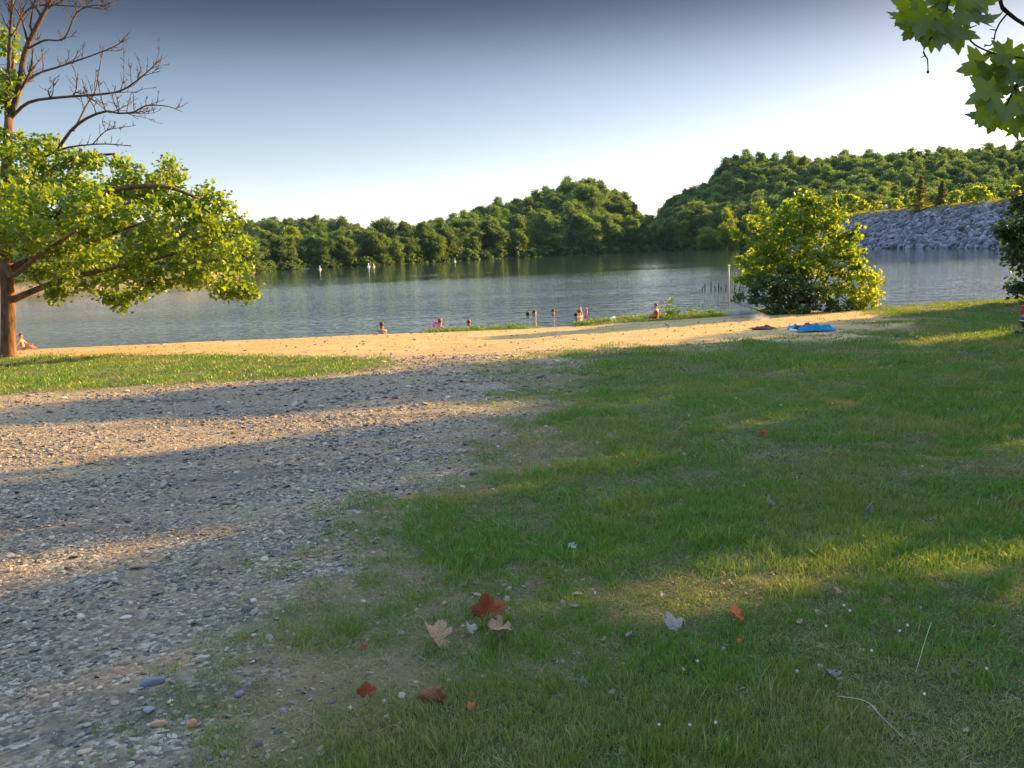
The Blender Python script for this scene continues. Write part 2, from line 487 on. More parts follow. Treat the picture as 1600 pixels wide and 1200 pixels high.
thatch = q.mix(q.ramp(q.noise(48, 4, p, .8), (.56, 0), (.70, .8)), thatch, (.30, .24, .12))
base = q.mix(q.ramp(g, (.15, 0), (.6, 1)), gs, thatch)
base = q.mix(q.ramp(g, (.10, 0), (.30, .75), (.62, .55), (.85, 0)), base, q.mix(q.noise(20, 5, p, .75), (.09, .07, .04), (.28, .22, .12)))
h = q.math('ADD', q.math('MULTIPLY', vo.outputs['Distance'], -.5), q.math('MULTIPLY', q.noise(60, 3, p), .5))
h = q.math('ADD', h, q.math('MULTIPLY', vo2.outputs['Distance'], -.4))
h = q.math('MULTIPLY', h, q.math('SUBTRACT', 1.15, g, clamp=True))
h = q.math('ADD', h, q.math('MULTIPLY', q.noise(26, 5, p, .75), .6))
M_GROUND = q.done(q.principled(base, .92, .2, q.bump(h, .9, .03)))
nx, ny = len(xs), len(ys)
ii = (np.arange(ny - 1)[:, None] * nx + np.arange(nx - 1)[None]).ravel()
gm = mesh_np('ground', np.stack([GX, GY, GZ], -1).reshape(-1, 3), [np.stack([ii, ii + 1, ii + nx + 1, ii + nx], -1)], M_GROUND,
             {'grass': GG.ravel(), 'sand': sand.ravel()}, smooth_=True)
tag(obj('ground', gm), 'sloping lake shore of grey gravel, tan sand and lawn soil', kind='structure')
def gz(x, y):
    x = np.asarray(x, float); y = np.asarray(y, float)
    return ground_z(x, y) + ground_detail(x, y, grassness(x, y))
def gpt(px, py):
    p = on_ground(px, py)
    return np.array([p[0], p[1], float(gz(p[0:1], p[1:2])[0])])

# ---------------------------------------------------------------- water
q = NT('lake_water')
p = q.pos()
def wav(sx, sy, sc, det, rot):
    mp = q.n('Mapping'); mp.inputs['Scale'].default_value = (sx, sy, 1); mp.inputs['Rotation'].default_value = (0, 0, rot); q.l(p, mp.inputs[0])
    return q.noise(sc, det, mp.outputs[0], .55)
a = wav(.50, 1.0, 1.15, 3, .12); b = wav(.5, 1.1, 4.2, 2, -.2); c = wav(.10, .3, .25, 2, .05)
d4 = wav(.22, .75, .42, 2, .10)
hh = q.math('ADD', q.math('MULTIPLY', a, 1.0), q.math('MULTIPLY', b, .28))
hh = q.math('ADD', q.math('MULTIPLY', hh, 1.35), q.math('MULTIPLY', d4, .5))
calm = q.ramp(wav(.35, 1.3, .06, 4, .04), (.38, .5), (.60, 1.0))
zz = q.n('SeparateXYZ'); q.l(p, zz.inputs[0])
lee = q.n('MapRange'); lee.interpolation_type = 'SMOOTHSTEP'; lee.inputs[1].default_value = 45; lee.inputs[2].default_value = 110; lee.inputs[3].default_value = 1.5; lee.inputs[4].default_value = .26
q.l(zz.outputs[1], lee.inputs[0])
hh = q.math('MULTIPLY', q.math('MULTIPLY', hh, calm), lee.outputs[0])
nm = q.bump(hh, 1.0, .075)
wc = q.mix(c, (.030, .050, .048), (.045, .070, .065))
M_WATER = q.done(q.principled(wc, .03, .75, nm, IOR=1.38))
S = 1580
wme = mesh_np('water', [(-S, 29, 0), (S, 29, 0), (S, 950, 0), (-S, 950, 0)], [np.array([(0, 1, 2, 3)])], M_WATER)
tag(obj('water', wme), 'rippled lake water reflecting the sky and far trees', kind='structure')

# ---------------------------------------------------------------- far shore terrain
PXT = lambda px: (px - 800) / F
def interp(px, xs_, ys_): return np.interp(px, [PXT(v) for v in xs_], ys_)
SH_X = [-600, 0, 150, 300, 390, 430, 500, 600, 700, 850, 1000, 1150, 1250, 1320, 1450, 1600, 2200]
SH_D = [108, 118, 130, 150, 195, 235, 250, 265, 290, 325, 345, 325, 300, 270, 255, 245, 240]
RG_X = [-600, 0, 390, 500, 560, 600, 700, 760, 830, 890, 930, 980, 1010, 1034, 1052, 1100, 1128, 1140, 1160, 1250, 1400, 1600, 1900, 2300, 2800]
RG_H = [26, 25, 19, 19, 12, 1, 4, 9, 14, 19, 20, 15, 5, 4, 13, 17, 26, 32, 34, 29, 28, 28, 28, 26, 24]
RG_D = [520, 600, 700, 700, 600, 340, 370, 390, 410, 420, 420, 420, 425, 440, 455, 465, 465, 465, 460, 440, 430, 420, 430, 440, 440]
def far_h(A, D):
    s = interp(A, SH_X, SH_D); rd = interp(A, RG_X, RG_D); rh = interp(A, RG_X, RG_H)
    t = (D - s) / (rd - s)
    h = 1.2 * smooth(D - s, 0, 6) + (rh - 1.2) * smooth(t, .05, 1.0) + (fbm(A * 30, D * .03, 3) - .5) * 3 * smooth(t, .1, .5)
    return np.where(D < s, -(s - D) * .3, h)
AA = np.linspace(-1.6, 1.75, 340); DD = np.unique(np.concatenate([np.linspace(90, 360, 110), np.linspace(360, 760, 60), np.linspace(760, 900, 5)]))
A2, D2 = np.meshgrid(AA, DD)
H2 = np.maximum(far_h(A2, D2), -3)
q = NT('far_land')
p = q.pos()
c = q.mix(q.noise(.08, 5, p), (.045, .065, .022), (.10, .10, .04))
z = q.n('SeparateXYZ'); q.l(p, z.inputs[0])
edge = q.ramp(q.math('ADD', z.outputs[2], q.math('MULTIPLY', q.noise(.6, 3, p), 1.2)), (.0, 1), (1.0, 1))
mr = q.n('MapRange'); mr.inputs[1].default_value = 1.0; mr.inputs[2].default_value = 1.8; mr.inputs[3].default_value = 1; mr.inputs[4].default_value = 0
q.l(q.math('ADD', z.outputs[2], q.math('MULTIPLY', q.noise(.5, 3, p), 1.0)), mr.inputs[0])
c = q.mix(mr.outputs[0], c, q.mix(q.noise(1.4, 6, p, .7), (.10, .08, .055), (.30, .24, .17)))
M_FAR = q.done(q.principled(c, .95, .1, q.bump(q.noise(1.2, 5, p), .8, .5)))
n1, n2 = len(AA), len(DD)
ii = (np.arange(n2 - 1)[:, None] * n1 + np.arange(n1 - 1)[None]).ravel()
tag(obj('hills', mesh_np('hills', np.stack([A2 * D2, D2, H2], -1).reshape(-1, 3), [np.stack([ii, ii + 1, ii + n1 + 1, ii + n1], -1)], M_FAR, smooth_=True)),
    'wooded hills and low earth banks across the lake', kind='structure')

# ---- tree prototypes for the far woods and shore trees
def crown_mesh(name, seed, hgt=15, wid=9, leaf=.75, nb=26, mat=M_FOREST, low=.12, per=22, dens=1.6):
    rng = np.random.default_rng(seed); bl = []
    for i in range(nb):
        t = rng.random()
        z = hgt * (low + (1 - low) * t) - .8
        prof = math.sin(min(1, (t * .86 + .14)) * math.pi) ** .55
        a = rng.random() * 6.28; rr = wid / 2 * prof * rng.uniform(.35, .85)
        r = rng.uniform(.55, 1.9) * wid / 9
        bl.append(((rr * math.cos(a), rr * math.sin(a), z), (r, r, r * .85)))
    bl.append(((0, 0, hgt * .55), (wid * .27, wid * .27, hgt * .33)))
    P, ti = blob_points(bl, dens, .58, rng, .40 * wid / 9, per)
    P[:, 2] = np.maximum(P[:, 2], .2)
    return leaves(name, P, leaf, mat, tint=ti, rng=rng, up=.8)
def trunk_mesh(name, hgt, r, mat=M_BARK, seed=0):
    rng = np.random.default_rng(seed); m = MB()
    P = [(rng.normal() * .1 * i, rng.normal() * .1 * i, hgt * i / 5) for i in range(6)]
    m.tube(P, np.linspace(r, r * .25, 6), 7)
    for k in range(5):
        z = hgt * rng.uniform(.3, .75); a = rng.random() * 6.28; l = hgt * .25
        m.tube([(0, 0, z), (l * .5 * math.cos(a), l * .5 * math.sin(a), z + l * .4), (l * math.cos(a), l * math.sin(a), z + l * .9)], [r * .35, r * .2, r * .06], 5)
    o = m.build(name, mat); me = o.data; bpy.data.objects.remove(o); return me
CROWNS = [crown_mesh('crown', 100 + i, [14, 15.5, 13, 15, 13.5, 16, 12.5][i], [10, 8, 12, 9.5, 13, 10.5, 8][i], leaf=.42, nb=[28, 24, 38, 30, 44, 36, 24][i], per=30, dens=2.3) for i in range(7)]
TRUNKS = [trunk_mesh('trunk', 12, .28, seed=i) for i in range(2)]
BUSHC = [crown_mesh('crown', 200 + i, 4.6, 6, .5, 12, low=.02, per=20, dens=2.2) for i in range(3)]
FORP = proto_collection('forest_prototypes', [bpy.data.objects.new(f'woodland_crown_{i}', m) for i, m in enumerate(CROWNS + BUSHC)])

def plant(a0, a1, d_of, n, seed, lo=.8, hi=1.2):
    rng = np.random.default_rng(seed)
    A = rng.uniform(PXT(a0), PXT(a1), n); D = d_of(A, rng)
    s = rng.uniform(lo, hi, n) * np.where(D < 470, np.interp(A, [PXT(v) for v in (390, 560, 760, 900, 985, 1005, 1045, 1070)], [.55, .72, .92, 1.1, 1.0, .72, .72, 1.0]), 1.0)
    return A, D, s, rng
def forest(name, parts, label):
    P = []; R = []; Sx = []; I = []
    for A, D, s, rng, kind in parts:
        h = far_h(A, D); k = (h > -.6)
        A, D, s, h = A[k], D[k], s[k], h[k]; n = len(A)
        P.append(np.stack([A * D, D, h - .3], -1)); R.append(np.stack([rng.uniform(-.06, .06, n), rng.uniform(-.06, .06, n), rng.uniform(0, 6.28, n)], -1))
        Sx.append(np.stack([s * rng.uniform(.9, 1.15, n), s * rng.uniform(.9, 1.15, n), s], -1))
        I.append(rng.integers(0, 7, n) if kind == 'tree' else rng.integers(7, 10, n))
    return scatter(name, np.vstack(P), np.vstack(R), np.vstack(Sx), np.concatenate(I), FORP, label, 'woodland')
def band(f0, f1):
    def f(A, rng):
        s = interp(A, SH_X, SH_D); r = interp(A, RG_X, RG_D)
        return s + (r - s) * rng.uniform(f0, f1, len(A))
    return f
def shoreband(a, b):
    return lambda A, rng: interp(A, SH_X, SH_D) + rng.uniform(a, b, len(A))
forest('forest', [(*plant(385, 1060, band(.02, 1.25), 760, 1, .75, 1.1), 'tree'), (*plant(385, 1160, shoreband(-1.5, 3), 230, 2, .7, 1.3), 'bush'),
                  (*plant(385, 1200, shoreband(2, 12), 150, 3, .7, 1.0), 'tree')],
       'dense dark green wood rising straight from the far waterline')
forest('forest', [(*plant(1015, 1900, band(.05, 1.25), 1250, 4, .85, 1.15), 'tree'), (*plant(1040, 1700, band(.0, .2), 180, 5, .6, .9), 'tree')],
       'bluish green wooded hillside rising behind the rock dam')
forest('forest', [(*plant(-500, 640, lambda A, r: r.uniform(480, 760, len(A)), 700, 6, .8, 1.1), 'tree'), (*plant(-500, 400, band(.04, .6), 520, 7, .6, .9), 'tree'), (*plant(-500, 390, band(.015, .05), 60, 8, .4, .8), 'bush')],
       'hazy low wooded ridge beyond the left end of the lake')

# individually distinct trees of the far bank
def far_tree(px, d, hs_, label, group=None, ci=0, cat='tree', name='leafy_tree', ws=None, bush=False, mat=None):
    A = PXT(px); z = float(far_h(np.array([A]), np.array([float(d)]))[0])
    t = empty(name, (A * d, d, max(z, .1) - .2), label, cat, group)
    cm = (BUSHC if bush else CROWNS)[ci % (3 if bush else 7)]
    if mat:
        key = cm.name + mat.name
        if key not in bpy.data.meshes:
            c2 = cm.copy(); c2.name = key; c2.materials[0] = mat
        cm = bpy.data.meshes[key]
    obj('crown', cm, t)
    if not bush: obj('trunk', TRUNKS[ci % 2], t)
    t.scale = (ws or hs_, ws or hs_, hs_); t.rotation_euler = (0, 0, px * .37)
    return t
rs = random.Random(5)
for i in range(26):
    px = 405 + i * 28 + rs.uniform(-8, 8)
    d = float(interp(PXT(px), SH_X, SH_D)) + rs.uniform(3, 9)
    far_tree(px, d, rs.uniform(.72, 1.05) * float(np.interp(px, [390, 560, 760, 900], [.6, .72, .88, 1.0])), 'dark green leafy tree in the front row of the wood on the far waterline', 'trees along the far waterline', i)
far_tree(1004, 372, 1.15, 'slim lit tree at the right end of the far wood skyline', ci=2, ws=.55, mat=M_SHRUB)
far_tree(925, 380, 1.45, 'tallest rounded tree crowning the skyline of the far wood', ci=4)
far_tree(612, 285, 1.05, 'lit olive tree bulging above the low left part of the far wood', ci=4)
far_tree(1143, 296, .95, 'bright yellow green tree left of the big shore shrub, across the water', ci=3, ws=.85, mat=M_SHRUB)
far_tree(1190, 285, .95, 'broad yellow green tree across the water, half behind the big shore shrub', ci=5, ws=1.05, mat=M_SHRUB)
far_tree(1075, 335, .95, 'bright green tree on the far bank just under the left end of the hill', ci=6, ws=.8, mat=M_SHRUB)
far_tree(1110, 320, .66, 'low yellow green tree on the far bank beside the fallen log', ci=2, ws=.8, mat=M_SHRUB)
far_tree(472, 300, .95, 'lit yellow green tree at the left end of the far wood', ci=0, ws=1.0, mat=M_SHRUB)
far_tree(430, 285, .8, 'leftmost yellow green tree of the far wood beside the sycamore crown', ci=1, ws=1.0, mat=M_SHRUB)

# fallen log on the far bank
m = MB()
P0 = on_water(1112, 388); P1 = on_water(1134, 387); 
P0[2] = .3; P1[2] = 2.6
m.tube([P0 - [2, 0, 0], P0, (P0 + P1) / 2 + [0, 0, .3], P1], [.7, .65, .5, .3], 8)
m.tube([(P0 + P1) / 2, (P0 + P1) / 2 + [2, -2, 1.2]], [.25, .1], 6)
lo = m.build('fallen_log', M_DEADB); tag(lo, 'grey fallen log lying at the foot of the far bank', 'log')

# ---------------------------------------------------------------- dam
DPX = [(2300, 412), (1900, 398), (1600, 388), (1450, 388), (1320, 388), (1235, 387.5)]
DW = [on_water(x, y)[:2] for x, y in DPX]
DW = np.array(DW)
seg = np.concatenate([[0], np.cumsum(np.linalg.norm(np.diff(DW, axis=0), axis=1))])
NS = 160
ss = np.linspace(0, seg[-1], NS)
LX = np.interp(ss, seg, DW[:, 0]); LY = np.interp(ss, seg, DW[:, 1])
k = np.ones(15) / 15
LXs = np.convolve(np.pad(LX, 7, 'edge'), k, 'valid'); LYs = np.convolve(np.pad(LY, 7, 'edge'), k, 'valid')
T = np.stack([np.gradient(LXs), np.gradient(LYs)], -1); T /= np.linalg.norm(T, axis=1)[:, None]
NRM = np.stack([T[:, 1], -T[:, 0]], -1)         # away from camera side?
if NRM[NS // 2][0] < 0: NRM = -NRM
CRH = np.interp(ss / seg[-1], [0, .4, 1], [7.4, 7.4, 8.4])
prof = [(-6, -2.5), (0, -.05), (14.2, 1.0), (15.2, 1.06), (24, 1.08), (45, .3)]
PV = []
for i in range(NS):
    for (o_, z_) in prof:
        zz = z_ * CRH[i] if z_ > 0 else z_
        b_ = np.array([LXs[i], LYs[i]]) + NRM[i] * o_
        PV.append((b_[0], b_[1], zz + (.25 * (vnoise(i * .4, o_) - .5) if z_ > .9 else 0)))
npf = len(prof)
ii = (np.arange(NS - 1)[:, None] * npf + np.arange(npf - 1)[None]).ravel()
q = NT('dam_earth_gap_shade')
p = q.pos()
z = q.n('SeparateXYZ'); q.l(p, z.inputs[0])
mr = q.n('MapRange'); mr.inputs[1].default_value = 6.8; mr.inputs[2].default_value = 7.6
q.l(z.outputs[2], mr.inputs[0])
c = q.mix(mr.outputs[0], q.mix(q.noise(1.5, 4, p), (.012, .012, .016), (.05, .05, .06)), q.mix(q.noise(.8, 5, p), (.22, .17, .07), (.36, .30, .13)))  # near-black lower face puts the shade between the rocks into its colour
M_DAM = q.done(q.principled(c, .95, .1, q.bump(q.noise(2, 5, p), .8, .4)))
tag(obj('dam_embankment', mesh_np('dam_embankment', PV, [np.stack([ii, ii + 1, ii + npf + 1, ii + npf], -1)], M_DAM, smooth_=True)),
    'long sloping earth dam with dry grass along its crest', kind='structure')
def dam_pt(s, o):                       # s 0..1 along, o metres up the face
    f = s * (NS - 1); i = np.clip(f.astype(int), 0, NS - 2); t = f - i
    X = LXs[i] * (1 - t) + LXs[i + 1] * t; Y = LYs[i] * (1 - t) + LYs[i + 1] * t
    N_ = NRM[i]; C_ = CRH[i]
    z = np.interp(o, [-6, 0, 14.2, 15.2, 24, 45], [-.3, 0, 1.0, 1.06, 1.08, .3]) * C_
    return np.stack([X + N_[:, 0] * o, Y + N_[:, 1] * o, z], -1)
def rock_mesh(name, seed, mat, flat=.7, r=.5):
    import bmesh
    bm = bmesh.new(); bmesh.ops.create_icosphere(bm, subdivisions=2, radius=r)
    rr = random.Random(seed)
    pl = [(Vector((rr.gauss(0, 1), rr.gauss(0, 1), rr.gauss(0, 1))).normalized(), rr.uniform(.5, .85) * r) for _ in range(9)]
    for v in bm.verts:
        for n_, d_ in pl:
            e = v.co.dot(n_) - d_
            if e > 0: v.co -= n_ * e
        v.co.z *= flat
    me = bpy.data.meshes.new(name); bm.to_mesh(me); bm.free(); me.materials.append(mat); return me
q = NT('riprap_stone')
c = q.mix(q.n('ObjectInfo').outputs['Random'], (.035, .04, .05), (.33, .34, .39))
c = q.mix(q.math('MULTIPLY', q.noise(2, 5, q.pos()), .5), c, (.14, .14, .15))
M_ROCK = q.done(q.principled(c, .9, .25, q.bump(q.noise(5, 5, q.pos()), .5, .05)))
RKP = proto_collection('riprap_prototypes', [bpy.data.objects.new(f'riprap_rock_{i}', rock_mesh('riprap_rock', i, M_ROCK)) for i in range(6)])
n = 16000
rng = np.random.default_rng(11)
s_ = rng.random(n) ; o_ = rng.uniform(-.8, 14.4, n) + 0
P = dam_pt(s_, o_) + rng.normal(0, .22, (n, 3)); P[:, 2] += .15
sz = np.exp(rng.normal(-.08, .36, n)).clip(.45, 2.2)
scatter('riprap', P, rng.uniform(0, 6.28, (n, 3)), np.stack([sz * rng.uniform(.8, 1.5, n), sz, sz], -1), rng.integers(0, 6, n), RKP,
        'grey blue riprap rocks covering the face of the dam', 'rocks')
# dry grass and weeds on the crest
def tuft_mesh(name, seed, mat, n=50, spread=.15, h=.07, w=.004, bend=.5, tintr=(0, 1)):
    rng = np.random.default_rng(seed)
    a = rng.random(n) * 6.28; r = spread * np.sqrt(rng.random(n))
    bx, by = r * np.cos(a), r * np.sin(a)
    hh = h * rng.uniform(.45, 1.25, n); b = rng.random(n) * 6.28; bd = bend * hh * rng.uniform(.2, 1.3, n)
    sx, sy = -np.sin(b + rng.normal(0, .6, n)), np.cos(b)
    V = np.zeros((n, 7, 3)); base = np.stack([bx, by, 0 * bx - .01], -1)
    for k_, (t, ww) in enumerate([(0, 1), (.45, .8), (.8, .5)]):
        c_ = base + np.stack([np.cos(b) * bd * t * t, np.sin(b) * bd * t * t, hh * t * (1 - .25 * t * bend)], -1)
        o = np.stack([sx, sy, 0 * sx], -1) * w * ww * (h / .07) ** .3
        V[:, 2 * k_] = c_ - o; V[:, 2 * k_ + 1] = c_ + o
    V[:, 6] = base + np.stack([np.cos(b) * bd, np.sin(b) * bd, hh * (1 - .25 * bend)], -1)
    I0 = (np.arange(n) * 7)[:, None, None]
    Q = (np.array([(0, 1, 3, 2), (2, 3, 5, 4)])[None] + I0).reshape(-1, 4); Tt = (np.array([(4, 5, 6)])[None] + I0).reshape(-1, 3)
    return mesh_np(name, V.reshape(-1, 3), [Q, Tt], mat, {'tint': np.repeat(rng.uniform(*tintr, n), 7)})
def grass_mat(name, c0, c1, dry, t=.35, dryf=(.52, .68), ns=.6):
    q = NT(name); p = q.pos(); ti = q.attr('tint')
    c = q.mix(ti, c0, c1)
    c = q.mix(q.ramp(q.noise(ns, 5, p, .6), (dryf[0] - .03, 0), (dryf[1] - .05, .85)), c, dry)
    c = q.mix(q.ramp(q.noise(2.3, 3, p), (.45, 0), (.7, .5)), c, tuple(v * 1.5 for v in c0))
    c = q.mix(q.ramp(ti, (.93, 0), (.95, .8)), c, (.34, .28, .14))
    d = q.n('BsdfDiffuse'); q.l(c, d.inputs[0]); tr = q.n('BsdfTranslucent')
    q.l(q.mix(.5, c, (.30, .34, .03)), tr.inputs[0])
    m = q.n('MixShader'); m.inputs[0].default_value = t; q.l(d.outputs[0], m.inputs[1]); q.l(tr.outputs[0], m.inputs[2])
    g = q.n('BsdfGlossy'); g.inputs['Roughness'].default_value = .4; m2 = q.n('MixShader'); m2.inputs[0].default_value = .04
    q.l(m.outputs[0], m2.inputs[1]); q.l(g.outputs[0], m2.inputs[2])
    return q.done(m2.outputs[0])
M_GRASS = grass_mat('lawn_grass', (.048, .165, .015), (.120, .285, .026), (.27, .25, .075))
M_STRAW = grass_mat('straw_grass', (.13, .12, .045), (.34, .28, .13), (.30, .24, .12), .2)
M_WEED = grass_mat('dam_weeds', (.20, .19, .05), (.34, .29, .10), (.40, .30, .12), ns=.2)
WDP = proto_collection('weed_prototypes', [bpy.data.objects.new(f'weed_tuft_{i}', tuft_mesh('weed_tuft', i, M_WEED, 120, .7, .9, .02)) for i in range(3)])
n = 5000
s_ = rng.random(n); o_ = 14.0 + 11 * rng.random(n) ** 1.2 - 1.0 * (rng.random(n) < .25)
P = dam_pt(s_, o_)
sz = rng.uniform(.5, 1.3, n)
scatter('weeds', P, np.stack([0 * sz, 0 * sz, rng.uniform(0, 6.28, n)], -1), np.stack([sz] * 3, -1), rng.integers(0, 3, n), WDP,
        'dry golden grass and weeds along the crest of the dam', 'weeds')
# shrubs on the crest
def s_of_px(px):
    tt = (LXs + NRM[:, 0] * 17) / (LYs + NRM[:, 1] * 17)
    return float(np.interp(-PXT(px), -tt, np.arange(NS) / (NS - 1)))
CR = [crown_mesh('crown', 300 + i, 3.2, 3.6, .3, 14, M_GOLD, low=.0, per=30, dens=2.6) for i in range(3)]
def crest_shrub(px, o, sc, label, ci, cat='shrub', wide=1.0, name='crest_shrub'):
    p_ = dam_pt(np.array([s_of_px(px)]), np.array([float(o)]))[0]
    t = empty(name, p_ - [0, 0, .1], label, cat, 'shrubs along the dam crest')
    obj('crown', CR[ci % 3], t)
    sc *= 1.4; t.scale = (sc * wide, sc * wide, sc); t.rotation_euler = (0, 0, px)
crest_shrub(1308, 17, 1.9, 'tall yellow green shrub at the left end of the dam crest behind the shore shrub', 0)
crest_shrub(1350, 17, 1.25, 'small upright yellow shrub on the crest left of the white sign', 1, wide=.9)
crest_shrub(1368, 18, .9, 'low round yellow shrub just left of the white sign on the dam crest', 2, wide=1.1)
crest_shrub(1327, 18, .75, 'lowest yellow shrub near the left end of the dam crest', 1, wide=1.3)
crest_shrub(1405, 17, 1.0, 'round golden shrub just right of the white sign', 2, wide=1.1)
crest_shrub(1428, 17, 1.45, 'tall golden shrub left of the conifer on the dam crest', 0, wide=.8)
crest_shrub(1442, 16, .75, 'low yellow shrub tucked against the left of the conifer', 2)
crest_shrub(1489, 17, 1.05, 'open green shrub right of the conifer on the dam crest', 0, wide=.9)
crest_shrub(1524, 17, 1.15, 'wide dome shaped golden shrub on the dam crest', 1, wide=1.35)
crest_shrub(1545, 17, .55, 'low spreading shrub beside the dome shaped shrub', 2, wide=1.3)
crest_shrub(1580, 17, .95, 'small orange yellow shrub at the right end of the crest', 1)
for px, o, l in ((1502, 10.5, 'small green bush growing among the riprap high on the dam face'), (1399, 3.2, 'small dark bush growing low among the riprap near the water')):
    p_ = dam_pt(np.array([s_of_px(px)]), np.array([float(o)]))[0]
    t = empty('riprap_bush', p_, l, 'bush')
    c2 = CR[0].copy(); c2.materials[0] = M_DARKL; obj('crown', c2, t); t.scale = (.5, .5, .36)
# conifer on the face
def conifer(name, p_, hgt, wid, label):
    t = empty(name, p_, label, 'conifer')
    rng = np.random.default_rng(4); P = []
    for k_ in range(150):
        z = hgt * (.04 + .96 * (k_ / 150)); L = wid / 2 * (1 - z / hgt) ** .8 * rng.uniform(.6, 1.15) + .1; a = rng.random() * 6.28
        nn = 40
        u = rng.random(nn) ** .7 * L
        P.append(np.stack([np.cos(a) * u, np.sin(a) * u, z + u * .15 + rng.normal(0, .05, nn)], -1) + rng.normal(0, .09, (nn, 3)))
    obj('crown', leaves('crown', np.vstack(P), .26, M_CONIF, rng=rng), t)
    m = MB(); m.tube([(0, 0, -.2), (0, 0, hgt * .9)], [.14, .03], 6); m.build('trunk', M_BARK, t)
conifer('conifer', dam_pt(np.array([s_of_px(1463)]), np.array([13.]))[0] - [0, 0, .2], 9.0, 6.0, 'dark green pointed conifer standing on the dam edge above the riprap')
conifer('conifer', dam_pt(np.array([s_of_px(1476)]), np.array([16.]))[0] - [0, 0, .2], 6.4, 4.4, 'smaller lit conifer close behind the right of the dark conifer')
# white sign on the crest
p_ = dam_pt(np.array([s_of_px(1384)]), np.array([17.]))[0]
t = empty('crest_sign', p_, 'small square white sign on a post on the dam crest', 'sign')
m = MB(); m.box((0, .03, 1.0), (.08, .05, 2.0)); m.build('post', plain('sign_post', (.3, .28, .25)), t, False)
m = MB(); m.box((0, 0, 2.0), (.75, .03, .75)); m.build('panel', plain('sign_white', (.75, .75, .73), var=.05), t, False)

# ---------------------------------------------------------------- left sycamore
def bez(P, n=14):
    P = np.asarray(P, float)
    d = np.concatenate([[0], np.cumsum(np.linalg.norm(np.diff(P, axis=0), axis=1))])
    if len(P) < 3:
        u = np.linspace(0, d[-1], n); return np.stack([np.interp(u, d, P[:, k_]) for k_ in range(3)], -1)
    out = []
    Q = np.vstack([2 * P[0] - P[1], P, 2 * P[-1] - P[-2]])
    per = max(2, n // (len(P) - 1))
    for i in range(1, len(Q) - 2):
        for t in np.linspace(0, 1, per, endpoint=False):
            a, b, c, d_ = Q[i - 1], Q[i], Q[i + 1], Q[i + 2]
            out.append(.5 * ((2 * b) + (-a + c) * t + (2 * a - 5 * b + 4 * c - d_) * t * t + (-a + 3 * b - 3 * c + d_) * t ** 3))
    out.append(P[-1]); return np.array(out)
SY = 27.3
sb = on_ground(13, 560)
syc = empty('sycamore_tree', (sb[0], sb[1], 0), 'large sycamore with orange lit trunk, leafy low crown and dead bare top limbs', 'tree')
O = np.array([sb[0], sb[1], 0])
def L(x, y, dy=0): return at(x, y, SY + dy) - O
m = MB()
tr = bez([L(13, 563) - [0, 0, .15], L(13, 545), L(13, 500), L(12, 450), L(9, 400, .1), L(6, 340, .2), L(10, 260), L(14, 180)], 28)
rad = np.interp(np.linspace(0, 1, len(tr)), [0, .05, .15, .45, .7, 1], [.37, .29, .235, .21, .18, .12])
m.tube(tr, rad, 14)
m.build('trunk', M_BARK, syc)
def limb(pts, r0, r1, name='limb', mat=M_BARK, k=7, n=16):
    m = MB(); P = bez(pts, n); m.tube(P, np.linspace(r0, r1, len(P)), k); m.build(name, mat, syc); return P
limb([L(16, 470), L(60, 451), L(105, 435, -.2), L(170, 420, -.4), L(240, 405, -.6), L(310, 385, -.8)], .12, .04)
limb([L(10, 428), L(22, 418), L(60, 402, .3), L(110, 390, .6), L(190, 360, .8), L(280, 330, 1)], .14, .04)
limb([L(8, 385), L(40, 350, -.4), L(95, 330, -.8), L(170, 300, -1.2), L(250, 290, -1.2), L(310, 310, -1)], .15, .04)
limb([L(8, 330), L(50, 290, .5), L(110, 250, 1), L(180, 240, 1.2)], .12, .04)
limb([L(8, 400), L(-60, 360), L(-140, 330, -.5), L(-240, 320, -1)], .16, .05)
limb([L(8, 350), L(-50, 290, .6), L(-130, 240, 1)], .14, .05)
limb([L(9, 410), L(20, 430, -1.5), L(60, 400, -3), L(120, 360, -4)], .12, .04)
limb([L(9, 390), L(-20, 360, 1.5), L(20, 330, 3), L(70, 300, 4)], .12, .04)
limb([L(66, 450, 0), L(50, 425, -.1), L(30, 395, -.2)], .03, .012)
